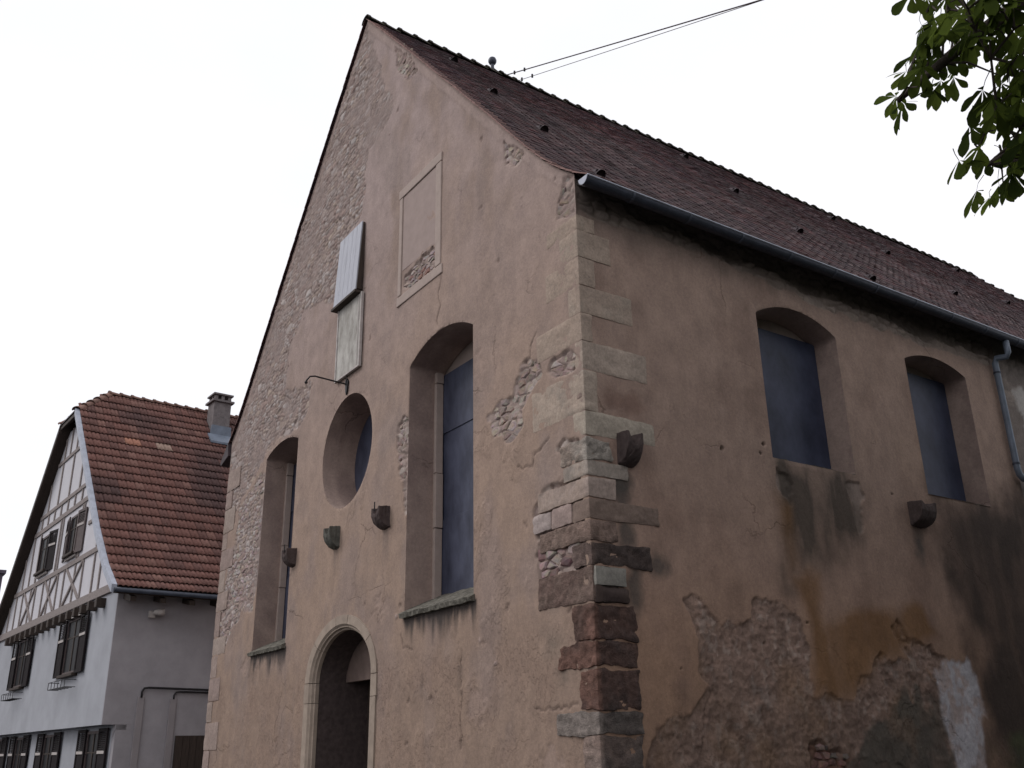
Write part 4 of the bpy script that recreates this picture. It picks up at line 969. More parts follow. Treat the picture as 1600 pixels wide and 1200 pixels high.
pp = [(GX, 8.02, GZ-0.08), (GX, 8.02, GZ-0.26), (GX-0.03, 8.02, GZ-0.32), (0.10, 7.99, 7.10), (0.07, 7.98, 7.02), (0.07, 7.98, 5.36), (0.075, 8.0, 5.27), (0.08, 8.07, 5.22), (0.08, 8.6, 5.20), (0.08, 9.6, 5.17), (0.08, 9.7, 5.1), (0.08, 9.7, 0.1)]
dpipe = MB().tube(pp, 0.048, 12).build('downpipe', M['zinc_blue'], church, smooth=True)
for z in (6.85, 5.42): MB().tube([(0.07, 7.98, z), (0.07, 7.98, z+0.03)], 0.055, 12).build('pipe_clip', M['zinc'], dpipe)

# left eave: the verge foot standing out past the gable
MB().prism([(-11.55, 7.32), (-11.62, 7.62), (-12.02, 7.28), (-11.98, 7.2)], 0.3, 'y', -0.06).build('eave_foot', M['tile_plain'], roof)

# ------------------------------------------------------------------ things fixed to the church
hood = thing('wall_hood', (-5.93, -0.02, 8.5), label='silvery weathered wooden hood on the gable above the white panel', cat='wooden hood')
x0, x1 = -6.36, -5.50
nb = 5
for k in range(nb):
    a = x0+(x1-x0)*k/nb; b = x0+(x1-x0)*(k+1)/nb-0.006
    MB().add([(a, -0.03, 9.77), (b, -0.03, 9.77), (a, -0.10, 8.50), (b, -0.10, 8.50), (a, -0.055, 9.775), (b, -0.055, 9.775), (a, -0.125, 8.50), (b, -0.125, 8.50)],
             [(4, 6, 7, 5), (0, 1, 3, 2), (0, 4, 5, 1), (2, 3, 7, 6), (0, 2, 6, 4), (1, 5, 7, 3)]).build('plank', M['grey_wood'], hood, bevel=0.003)
MB().add([(x1, -0.012, 9.75), (x1, -0.012, 8.52), (x1, -0.11, 8.52), (x1, -0.04, 9.75), (x1+0.02, -0.012, 9.75), (x1+0.02, -0.012, 8.52), (x1+0.02, -0.11, 8.52), (x1+0.02, -0.04, 9.75)],
         [(0, 1, 2, 3), (7, 6, 5, 4), (0, 4, 5, 1), (1, 5, 6, 2), (2, 6, 7, 3), (3, 7, 4, 0)]).build('cheek', M['dark_wood'], hood)
MB().box(x0-0.03, x1+0.03, -0.15, -0.012, 8.455, 8.495).build('drip_board', M['dark_wood'], hood)
panel = thing('wall_panel', (-5.86, -0.02, 7.2), label='stained white framed panel hanging on the gable below the wooden hood', cat='panel')
MB().box(-6.28, -5.43, -0.045, -0.015, 7.21, 8.45).build('sheet', M['white_panel'], panel)
for (a, b, c_, d_) in ((-6.31, -6.275, 7.18, 8.45), (-5.435, -5.40, 7.18, 8.45), (-6.275, -5.435, 7.18, 7.215)):
    MB().box(a, b, -0.06, -0.015, c_, d_).build('frame', M['pale_wood'], panel, bevel=0.004)
MB().box(-5.52, -5.50, -0.052, -0.045, 7.24, 8.44).build('batten', M['pale_wood'], panel)
brk = thing('lamp_bracket', (-5.90, 0, 7.05), label='thin black iron lamp bracket on the gable above the round window', cat='bracket')
MB().prism([(-5.90-0.055, 7.10), (-5.90, 7.14), (-5.90+0.055, 7.08), (-5.90+0.03, 6.93), (-5.90, 6.86), (-5.90-0.03, 6.93)], -0.03, 'y', 0.0).build('wall_plate', M['iron'], brk, bevel=0.006)
MB().tube([(-5.90, -0.02, 7.04), (-5.90, -0.1, 7.045), (-5.90, -0.55, 7.07), (-5.90, -0.63, 7.05), (-5.90, -0.68, 6.98), (-5.90, -0.69, 6.95)], 0.013, 7).build('arm', M['iron'], brk, smooth=True)
MB().tube([(-5.90, -0.02, 7.0), (-5.88, -0.045, 7.14), (-5.86, -0.02, 7.22)], 0.007, 6).build('cable', M['iron'], brk)
MB().ball((-5.90, -0.69, 6.94), 0.024, 6).build('tip', M['iron'], brk)

mast = thing('ridge_mast', (CX, 2.70, 14.15), label='small round-headed metal stub standing on the church ridge', cat='mast')
MB().tube([(CX, 2.70, 14.12), (CX, 2.70, 14.34)], 0.035, 8).build('post', M['zinc'], mast)
MB().ball((CX, 2.70, 14.40), 0.085, 7, 1.1).build('head', M['zinc'], mast, smooth=True)
MB().tube([(CX, 2.72, 14.24), (CX, 2.83, 14.20)], 0.012, 6).build('hook', M['iron'], mast)
def wire(name, a, b, r, sag, label, far):
    t = thing(name, a, label=label, cat='cable', group='overhead lines')
    A = Vector(a); B = Vector(b); D = B-A; pts = []
    for i in range(41):
        q = A+D*(far*i/40); q.z -= sag*4*(i/40)*(1-i/40); pts.append(q)
    MB().tube(pts, r, 6).build('line', M['wire'], t)
    for f in (0.012, 0.028): q = A+D*f*far; MB().tube([q+Vector((0, 0, -.035)), q+Vector((0, 0, 0.035))], 0.02, 7).build('insulator', M['iron'], t)
    MB().tube([A+Vector((0, 0.0, -0.14)), A], 0.018, 6).build('eye_bolt', M['iron'], t)
wire('overhead_line', (CX, 3.05, 14.22), (-0.5, 3.53, 12.1), 0.0105, 0.05, 'thicker upper cable running from the church ridge to the upper right', 3.6)
wire('overhead_line', (CX, 3.22, 14.12), (-0.2, 3.72, 12.08), 0.0055, 0.05, 'thin lower wire running from the church ridge to the upper right', 3.5)

# ------------------------------------------------------------------ timber-framed neighbour, local frame: x to the right along its front, y back, z up
house = thing('timber_house', (-14.659, -1.182, 0), math.radians(3.375), label='white timber-framed house with red tiled half-hipped roof beside the church', cat='house')
HC = -6.25
HP = [(0.54, 4.92), (-0.32, 5.49), (-1.43, 6.46), (-2.75, 7.80), (-4.25, 9.34), (-5.39, 10.52), (-6.25, 11.45)]     # right slope (x, z)
HX = np.array([q[0] for q in HP[::-1]]); HZ = np.array([q[1] for q in HP[::-1]])
def hz_(x): x = x if x > HC else 2*HC-x; return float(np.interp(x, HX, HZ))
HB = lambda: MB()
def hb(mb, name, mat, parent=house, **k): return mb.build(name, mat, parent, world=False, **k)
# walls
hw = hb(MB().prism([(-12.5, 2.25), (-0.02, 2.25), (-0.02, 4.95), (-12.5, 4.95)], 0.35, 'y', 0.0), 'facade', M['white_wall'])
hb(MB().box(-12.5, -0.18, 0.28, 0.5, 0.0, 2.249), 'ground_floor_wall', M['white_wall'])
hb(MB().box(-0.3, 0.002, 0.004, 13, 2.252, 5.3).box(-0.28, 0.0, 0.29, 13, 0, 2.252), 'eaves_wall', M['side_render'])
hb(MB().box(-12.52, -12.2, 0.36, 13, 0, 5.3), 'eaves_wall', M['side_render'])
gp = [(-0.0, 4.96), (-0.28, 5.38)]+[(x-0.03, z-0.12) for x, z in HP[2:6]]; gp = gp+[(2*HC-x, z) for x, z in gp[::-1]]
hb(MB().prism(gp, 0.35, 'y', 0.02), 'gable_infill', M['infill'])
hb(MB().box(-12.4, -0.1, 12.8, 13, 0, 5), 'gable_wall', M['side_render'])
# chamfered corner stop under the jetty
hb(MB().prism([(-0.18, 2.249), (0.0, 2.249), (0.0, 2.15), (-0.18, 2.0)], 0.5, 'y', 0.28), 'corner_bracket', M['side_render'])
# timber frame
def beam(x0, z0, x1, z1, w, y=-0.012):
    d = Vector((x1-x0, 0, z1-z0)); L = d.length; d /= L; n = Vector((-d.z, 0, d.x))*(w*0.4)
    a = Vector((x0, 0, z0)); b = Vector((x1, 0, z1))
    poly = [(a+n), (b+n), (b-n), (a-n)]
    return hb(MB().prism([(q.x, q.z) for q in poly], 0.06, 'y', y), 'beam', M['timber'], bevel=0.006)
def inx(z, off=0.15): # wall edge x at height z (right) inside the roof
    return float(np.interp(z, [q[1] for q in HP], [q[0] for q in HP]))-off
beam(-12.3, 5.08, -0.05, 5.08, 0.24, -0.05)
for z, wd in ((6.22, 0.16), (7.78, 0.17), (8.22, 0.14), (9.55, 0.13)):
    x = inx(z, 0.25); beam(2*HC-x, z, x, z, wd, -0.016)
for k in range(12):     # short studs between the double rail
    x = inx(8.2, 0.5)-0.72*k-0.1
    if x > 2*HC-inx(8.2, 0.5): beam(x, 7.865, x, 8.15, 0.11, -0.012)
for x in (-0.75, -1.75, -2.35, -3.35, -4.1, -5.15, -5.8, -6.7, -7.4, -8.3, -8.9, -9.9, -10.7, -11.5):
    beam(x, 5.2, x, min(6.14, hz_(x)-0.15), 0.10)
for x in (-1.75, -2.35, -4.0, -4.15, -6.1, -6.35, -8.6, -9.4, -10.2):
    if hz_(x)-0.15 > 6.5: beam(x, 6.30, x, min(7.69, hz_(x)-0.15), 0.11)
for x in (-3.9, -4.9, -6.0, -7.2, -8.3):
    beam(x, 8.29, x, min(9.48, hz_(x)-0.2), 0.11)
for x in (-5.3, -5.9, -6.6, -7.2): beam(x, 9.62, x, min(10.4, hz_(x)-0.2), 0.10)
beam(-3.4, 7.05, inx(7.05, 0.25), 7.05, 0.12)
for (a, b) in ((-3.4, -4.95), (-5.9, -7.2), (-8.4, -9.7)):
    beam(a, 5.2, b, 6.14, 0.10, -0.018); beam(b, 5.2, a, 6.14, 0.10, -0.022)
# joist ends under the sill beam
for k in range(16):
    x = -0.95-0.62*k
    hb(MB().box(x-0.09, x+0.09, -0.20, 0.0, 4.70, 4.90), 'joist_end', M['dark_wood'], bevel=0.01)

def shutter(x0, x1, z0, z1, y, rot=0.0, hinge=None, inside=False):
    """framed shutter with louvres above and a panel below"""
    mb = MB(); w = x1-x0; f = 0.07; mid = z0+(z1-z0)*0.62
    mb.box(x0, x0+f, y-0.035, y, z0, z1).box(x1-f, x1, y-0.035, y, z0, z1)
    for z in (z0, mid, z1-f): mb.box(x0+f, x1-f, y-0.034, y-0.001, z, z+f)
    z = mid+f+0.01
    while z < z1-f-0.03:
        mb.add([(x0+f, y-0.005, z+0.035), (x1-f, y-0.005, z+0.035), (x1-f, y-0.03, z), (x0+f, y-0.03, z)], [(0, 1, 2, 3)]); z += 0.042
    mb.box(x0+f, x1-f, y-0.02, y-0.008, z0+f, mid)
    o = hb(mb, 'shutter', M['shutter_inside' if inside else 'shutter'])
    if rot:
        h = x0 if hinge == 'l' else x1
        o.matrix_local = Matrix.Translation((h, y, 0)) @ Matrix.Rotation(rot, 4, 'Z') @ Matrix.Translation((-h, -y, 0))
    hb(MB().box(x0+f, x1-f, y-0.040, y-0.035, mid-0.01, mid+0.05), 'shutter_rail', M['pale_wood'], o)
    return o
def hwindow(x0, x1, z0, z1, y=0.0):
    win = hb(MB().box(x0-0.06, x0, y-0.03, y+0.1, z0-0.06, z1+0.06).box(x1, x1+0.06, y-0.03, y+0.1, z0-0.06, z1+0.06).box(x0, x1, y-0.03, y+0.1, z1, z1+0.06).box(x0, x1, y-0.03, y+0.1, z0-0.06, z0), 'window', M['shutter_inside'])
    hb(MB().box(x0, x1, y-0.006, y-0.002, z0, z1), 'pane', M['glass'], win)
    xm = (x0+x1)/2
    hb(MB().box(xm-0.03, xm+0.03, y-0.022, y-0.007, z0, z1).box(x0, xm-0.03, y-0.02, y-0.007, z0+(z1-z0)*0.66, z0+(z1-z0)*0.66+0.03).box(xm+0.03, x1, y-0.02, y-0.007, z0+(z1-z0)*0.66, z0+(z1-z0)*0.66+0.03), 'glazing_bar', M['dark_wood'], win)
    return win
def sill_h(x0, x1, z, win, mat='dark_wood'): hb(MB().box(x0-0.08, x1+0.08, -0.13, 0.0, z-0.07, z), 'sill', M[mat], win, bevel=0.01)
# first floor
for (x0, x1) in ((-3.75, -2.55), (-9.0, -7.9)):
    w = hwindow(x0, x1, 3.50, 4.66); sill_h(x0, x1, 3.44, w)
    hb(MB().box(x0-0.03, x1+0.03, -0.10, -0.03, 4.72, 4.80), 'lintel', M['pale_wood'], w)
    shutter(x0-0.66, x0-0.04, 3.42, 4.74, -0.045); shutter(x1+0.04, x1+0.66, 3.42, 4.74, -0.045)
    rk = MB()
    for z in (3.12, 3.28): rk.tube([(x0-0.15, -0.26, z), (x1+0.15, -0.26, z)], 0.008, 5); rk.tube([(x0-0.15, -0.02, z), (x0-0.15, -0.26, z)], 0.008, 5); rk.tube([(x1+0.15, -0.02, z), (x1+0.15, -0.26, z)], 0.008, 5)
    for k in range(6):
        x = x0-0.15+(x1-x0+0.3)*k/5; rk.tube([(x, -0.26, 3.12), (x, -0.26, 3.28)], 0.008, 5); rk.tube([(x, -0.26, 3.12), (x, -0.02, 3.12)], 0.008, 5)
    hb(rk, 'flower_box_rack', M['iron'])
# gable windows
for i, (x0, x1) in enumerate(((-5.05, -4.25), (-8.2, -7.25))):
    w = hwindow(x0, x1, 6.55, 7.45); sill_h(x0, x1, 6.49, w)
    hb(MB().box(x0-0.1, x1+0.1, -0.05, 0, 6.36, 6.42), 'rail', M['pale_wood'], w)
    shutter(x0-0.62, x0-0.02, 6.42, 7.52, -0.05, math.radians(-8 if i == 0 else -60), 'r', i == 0)
    shutter(x1+0.02, x1+0.58, 6.42, 7.52, -0.05, math.radians(6 if i == 0 else 10), 'l', i == 0)
# ground floor, set back under the jetty
for (x0, x1) in ((-1.85, -0.95), (-5.7, -4.75), (-8.9, -8.0), (-11.6, -10.7)):
    w = hwindow(x0, x1, 0.95, 2.10, 0.28)
    shutter(x0-0.68, x0-0.04, 0.9, 2.2, 0.24); shutter(x1+0.04, x1+0.68, 0.9, 2.2, 0.24)
# side wall: pipes in their chases, dark door, lamp
for (y, zt) in ((0.72, 2.80), (1.40, 2.78)): hb(MB().box(0.0, 0.055, y-0.07, y+0.07, 0.0, zt), 'pipe_casing', mat_plain('casing_render', (0.26, 0.235, 0.24), 0.92, 0.1, 2), bevel=0.01)
hb(MB().tube([(0.05, 0.72, 2.78), (0.05, 0.72, 2.9), (0.05, 0.76, 2.97), (0.05, 0.85, 2.985), (0.05, 3.0, 2.95)], 0.022, 8), 'pipe', M['iron'], smooth=True)
hb(MB().tube([(0.05, 1.40, 2.76), (0.05, 1.40, 2.84), (0.05, 1.44, 2.90), (0.05, 1.52, 2.915), (0.05, 3.0, 2.90)], 0.018, 8), 'pipe', M['iron'], smooth=True)
hd = hb(MB().box(0.003, 0.03, 1.53, 2.6, 0.0, 2.03), 'door', M['dark_wood'])
for k in range(7): hb(MB().box(0.03, 0.045, 1.54+k*0.15, 1.54+(k+1)*0.15-0.008, 0.02, 2.02), 'plank', M['dark_wood'], hd)
lamp = thing('wall_lamp', (-14.659+0.05, -1.182+0.72, 4.5), math.radians(3.375), label='small white spotlight on the shaded side wall of the timber house', cat='lamp')
MB().box(0.0, 0.06, -0.07, 0.07, -0.09, 0.05).build('base', M['pale_wood'], lamp, world=False, bevel=0.01)
MB().tube([(0.06, 0.0, 0.0), (0.12, 0.04, 0.03)], 0.02, 6).build('joint', M['pale_wood'], lamp, world=False)
MB().tube([(0.10, 0.02, 0.02), (0.14, 0.10, 0.02), (0.16, 0.22, 0.03)], [0.045, 0.065, 0.08], 10).build('head', M['pale_wood'], lamp, world=False, smooth=True)
# roof deck: right and left slopes
HIPY0, HIPY1, HIPZ = -0.25, 0.75, 10.52
mb = MB()
for sd in (1, -1):
    pts = [(x if sd > 0 else 2*HC-x, z) for x, z in HP]; vs = []
    for (x, z) in pts:
        y0 = HIPY0 if z <= HIPZ else HIPY0+(z-HIPZ)/(HP[-1][1]-HIPZ)*(HIPY1-HIPY0)
        vs += [(x, y0, z), (x, 13.2, z), (x, y0, z-0.11), (x, 13.2, z-0.11)]
    fs = []
    for i in range(len(pts)-1):
        a = i*4; b = a+4; fs += [(a, b, b+1, a+1), (a+2, a+3, b+3, b+2), (a, a+2, b+2, b), (a+1, b+1, b+3, a+3)]
    fs.append((0, 1, 3, 2)); mb.add(vs, fs)
mb.add([(-5.39, HIPY0, HIPZ), (2*HC+5.39, HIPY0, HIPZ), (HC, HIPY1, 11.45), (-5.39, HIPY0, HIPZ-0.1), (2*HC+5.39, HIPY0, HIPZ-0.1), (HC, HIPY1, 11.3)], [(0, 2, 1), (3, 4, 5), (0, 1, 4, 3)])
hroof = hb(mb, 'roof', M['dark_wood'])
# zinc verge flashing following the right edge, dark barge on the left
def verge_strip(pts, y0, y1, t0, t1, name, mat):
    vs = []
    for (x, z) in pts: vs += [(x, y0, z+t1), (x, y1, z+t1), (x, y1, z-t0), (x, y0, z-t0)]
    fs = [(i*4+k, i*4+(k+1) % 4, (i+1)*4+(k+1) % 4, (i+1)*4+k) for i in range(len(pts)-1) for k in range(4)]
    n = len(pts)-1; fs += [(3, 2, 1, 0), (n*4, n*4+1, n*4+2, n*4+3)]
    return hb(MB().add(vs, fs), name, mat, hroof)
dense = [(float(x), float(np.interp(x, HX, HZ))) for x in np.linspace(0.54, -5.39, 30)]
verge_strip(dense, -0.30, -0.19, 0.10, 0.075, 'verge_flashing', M['zinc_light'])
verge_strip([(2*HC-x, z) for x, z in dense], -0.28, -0.2, 0.16, 0.06, 'barge_board', M['dark_wood'])
# half-hip tiles as courses + hip caps
hm = MB(); z = HIPZ
ncr = 6
for k in range(ncr):
    t0 = k/ncr; t1 = (k+1)/ncr+0.03; ya, yb = HIPY0+(HIPY1-HIPY0)*t0, HIPY0+(HIPY1-HIPY0)*t1; za, zb = HIPZ+0.93*t0, HIPZ+0.93*t1
    xa0, xa1 = -5.39-0.86*t0, 2*HC+5.39+0.86*t0; xb0, xb1 = -5.39-0.86*min(1, t1), 2*HC+5.39+0.86*min(1, t1)
    hm.add([(xa0, ya-0.02, za+0.07), (xa1, ya-0.02, za+0.07), (xb1, yb, zb+0.03), (xb0, yb, zb+0.03), (xa0, ya-0.02, za+0.03), (xa1, ya-0.02, za+0.03)], [(0, 3, 2, 1), (0, 1, 5, 4)])
hb(hm, 'hip_courses', M['tile_plain'], hroof)
# interlocking tiles on the right slope
hseg = np.sqrt(np.diff(HX[::-1])**2+np.diff(HZ[::-1])**2); HS = np.concatenate([[0], np.cumsum(hseg)])
def hslope(s): return np.interp(s, HS, HX[::-1]), np.interp(s, HS, HZ[::-1])
HE, HTW, HTL = 0.372, 0.212, 0.43
acr = np.linspace(0, 1, 9); hum = 0.030*np.abs(np.sin(acr*2*math.pi))**0.8*np.where(acr < 0.5, 1, 1)
nr = int(HS[-1]/HE)+1; tV = []; tC = []; tP = []
for k in range(nr):
    s0 = k*HE-0.03; x, z = hslope(max(0, s0)); x2, z2 = hslope(min(HS[-1], s0+HTL)); L = math.hypot(x2-x, z2-z)+1e-9; lx, lz = (x2-x)/L, (z2-z)/L; nx, nz_ = abs(lz), abs(lx)
    if s0 < 0: x -= lx*(-s0)*0.6; z -= lz*(-s0)*0.6
    for j in range(60):
        y = -0.19+j*HTW+0.0
        zz = z
        if zz > HIPZ and y < HIPY0+(zz-HIPZ)/0.93*(HIPY1-HIPY0)+0.05: continue
        ll = min(HTL, L)
        lift = 0.012+random.gauss(0, 0.002); tl = 0.115
        P = []
        for (b, up) in ((0.0, 1), (ll, 1), (0.0, 0)):
            for i in range(9):
                h = hum[i]+lift+(ll-b)*tl+(0.012 if up else -0.004)
                P.append((x+lx*b+nx*h, y+acr[i]*(HTW-0.003), z+lz*b+nz_*h))
        tV.append(P); tP.append((x, y, z))
        r = random.random(); base = np.array([0.2, 0.104, 0.088]) if r < 0.6 else (np.array([0.172, 0.094, 0.082]) if r < 0.85 else np.array([0.225, 0.125, 0.105]))
        so = float(smooth(-0.1, 0.9, fbm(np.array([y*0.7]), np.array([s0*0.5]), 4, 810)+0.35*(s0/HS[-1]-0.4))[0])
        c = base*random.uniform(0.92, 1.08)*(1-so*0.62)+np.array([0.07, 0.055, 0.058])*so*0.55
        tC.append(c)
tC = np.array(tC); tV = np.array(tV); tP = np.array(tP)
for (yy, ss, n) in ((0.95, 0.72, 2), (1.9, 0.70, 2)):   # a few replaced tiles, paler
    zz = hslope(HS[-1]*ss)[1]; d = (tP[:, 1]-yy)**2+((tP[:, 2]-zz)*1.0)**2; tC[np.argsort(d)[:n]] = (0.42, 0.21, 0.15) if yy < 1 else (0.38, 0.27, 0.22)
HF = np.array([[i, i+1, 9+i+1, 9+i] for i in range(8)]+[[18+i, 18+i+1, i+1, i] for i in range(8)])
hinv = np.array((Matrix.Translation((-14.659, -1.182, 0)) @ Matrix.Rotation(math.radians(3.375), 4, 'Z')))
wp = tP@hinv[:3, :3].T+hinv[:3, 3]; dist = np.linalg.norm(wp-np.array(CAM), axis=1); vis = tP[:, 1] < 3.2
order = np.argsort(np.where(vis, dist, 1e6))[:300]; sel = np.zeros(len(tP), bool); sel[order] = True
for q in np.where(sel)[0]:
    me = mesh_np('tile', tV[q]-tP[q], HF, np.tile(tC[q], (27, 1)), True); me.materials.append(M['tile_red']); o = link('tile', me, hroof, False); o.location = tP[q]
r = ~sel
o = link('tile_field', mesh_np('tile_field', tV[r].reshape(-1, 3), (HF[None]+np.arange(r.sum())[:, None, None]*27).reshape(-1, 4), np.repeat(tC[r], 27, 0), True), hroof, False, M['tile_red']); o['kind'] = 'stuff'
# ridge caps of the house
cm = cap_me.copy(); cm.name = 'house_ridge_tile'; cm.materials.clear(); cm.materials.append(mat_plain('red_ridge_clay', (0.17, 0.095, 0.075), 0.8, 0.3, 7, 0, 0.4, 0.005, 0.3, None, None, 0.2))
y = HIPY1-0.05
while y < 13: o = link('ridge_tile', cm, hroof, False); o.location = (HC, y, 11.50); y += 0.32
for sd in (1, -1):
    a = Vector((HC+sd*0.86, HIPY0-0.02, HIPZ+0.05)); b = Vector((HC, HIPY1, 11.50)); v = b-a; n = max(1, int(v.length/0.3))
    for i in range(n):
        o = link('ridge_tile', cm, hroof, False); o.location = a+v*(i/n); o.rotation_euler = v.to_track_quat('Y', 'Z').to_euler()
# chimney
ch = hb(MB().box(-5.80, -5.28, 3.50, 4.02, 10.3, 11.55), 'chimney', M['brick_chimney'], bevel=0.01)
hb(MB().box(-5.87, -5.21, 3.43, 4.09, 11.55, 11.61), 'chimney_ledge', M['brick_chimney'], ch)
for (xx, yy) in ((-5.79, 3.51), (-5.38, 3.51), (-5.79, 3.92), (-5.38, 3.92), (-5.38, 3.71), (-5.79, 3.71), (-5.58, 3.51)):
    hb(MB().box(xx, xx+0.09, yy, yy+0.09, 11.61, 11.77), 'chimney_leg', M['brick_chimney'], ch)
hb(MB().box(-5.84, -5.24, 3.46, 4.06, 11.77, 11.82), 'chimney_cap', M['brick_chimney'], ch)
xc = -5.25
hb(MB().prism([(3.45, 10.4), (4.07, 10.4), (4.05, 10.78), (3.47, 10.78)], -5.2, 'x', -5.29), 'flashing', M['zinc_blue'], ch)
hb(MB().add([(-5.2, 3.36, 10.30+0.12), (-4.85, 3.36, 10.02+0.10), (-4.85, 4.14, 10.02+0.10), (-5.2, 4.14, 10.30+0.12), (-5.2, 3.36, 10.36+0.14), (-4.85, 3.36, 10.05+0.13), (-4.85, 4.14, 10.05+0.13), (-5.2, 4.14, 10.36+0.14)],
              [(0, 1, 2, 3), (7, 6, 5, 4), (0, 4, 5, 1), (1, 5, 6, 2), (2, 6, 7, 3), (3, 7, 4, 0)]), 'flashing', M['zinc_blue'], ch)
# eave gutter and rafter feet
hb(MB().tube([(0.60, -0.25, 4.88), (0.60, 13.2, 4.88)], 0.05, 10), 'gutter', M['zinc'], hroof, smooth=True)
for k in range(20):
    y = 0.12+0.63*k; hb(MB().prism([(0.0, 4.95), (0.5, 4.78), (0.5, 4.68), (0.0, 4.78)], y+0.12, 'y', y), 'rafter_foot', M['dark_wood'], hroof)

# ------------------------------------------------------------------ far house glimpsed at the left edge
far = thing('house', (-42, -3.5, 0), label='distant dark-roofed house at the left edge beyond the timber house', cat='house')
MB().box(-48, -37.6, -9, 0.0, 0, 6.2).build('wall', M['far_wall'], far)
fr = MB().prism([(-9.5, 6.1), (0.3, 6.1), (-4.6, 10.6)], -37.4, 'x', -48.4).build('roof', M['far_roof'], far)
fc = MB().box(-40.6, -39.9, -1.35, -0.75, 7.0, 9.15).build('chimney', M['far_roof'], far)
MB().box(-40.7, -39.8, -1.45, -0.65, 9.15, 9.3).build('chimney_cap', M['far_roof'], fc)
for k in range(3):
    w = MB().box(-37.62, -37.56, -7.6+k*2.6, -6.6+k*2.6, 3.2, 4.7).build('window', M['pale_wood'], far); MB().box(-37.56, -37.55, -7.5+k*2.6, -6.7+k*2.6, 3.3, 4.6).build('pane', M['glass'], w)

# ------------------------------------------------------------------ horse chestnut at the right
tree = thing('chestnut_tree', (9.0, 4.2, 0), label='horse chestnut whose leafy branches hang in at the upper right', cat='tree')
def leaf_mesh(seed):
    rng = random.Random(seed); V = []; F = []
    azs = [-128, -88, -44, 0, 44, 88, 128]; ln = [0.085, 0.125, 0.16, 0.175, 0.16, 0.125, 0.085]
    for a, l in zip(azs, ln):
        if abs(a) > 120 and rng.random() < 0.45: continue
        a = math.radians(a+rng.uniform(-9, 9)); l *= rng.uniform(0.88, 1.12); dr = math.radians(rng.uniform(15, 50)); wv = l*rng.uniform(0.36, 0.44)
        d = Vector((math.cos(a)*math.cos(dr), math.sin(a)*math.cos(dr), -math.sin(dr))); sd = Vector((-math.sin(a), math.cos(a), 0)); up = d.cross(sd)*-1
        n = len(V); fold = rng.uniform(0.02, 0.14)
        prof = [(0.04, 0.03), (0.35, 0.42), (0.62, 0.92), (0.78, 1.0), (0.92, 0.62)]
        V.append(Vector((0, 0, 0)))
        for t, w in prof:
            bend = -0.12*t*t*l; c = d*(l*t)+Vector((0, 0, bend))
            V += [c+sd*(wv*0.5*w)+up*(-fold*wv*w), c-sd*(wv*0.5*w)+up*(-fold*wv*w), c]
        V.append(d*l+Vector((0, 0, -0.14*l)))
        F += [(n, n+3, n+1), (n, n+2, n+3)]
        for i in range(4):
            p, q = n+1+3*i, n+4+3*i; F += [(p, p+2, q+2, q), (p+2, p+1, q+1, q+2)]
        F += [(n+13, n+15, n+16), (n+15, n+14, n+16)]
    # petiole
    n = len(V)
    for z, (x, w) in zip((0.0, 0.045, 0.08), ((0, 0.0018), (-0.03, 0.0022), (-0.085, 0.003))):
        V += [Vector((x, -w, z)), Vector((x, w, z)), Vector((x, 0, z+w*1.6))]
    for i in range(2):
        for k in range(3): k2 = (k+1) % 3; F.append((n+3*i+k, n+3*i+k2, n+3*i+3+k2, n+3*i+3+k))
    me = bpy.data.meshes.new('leaf'); me.from_pydata([tuple(v) for v in V], [], F); me.update(); me.materials.append(M['leaf']); return me
LM = [leaf_mesh(900+i) for i in range(8)]
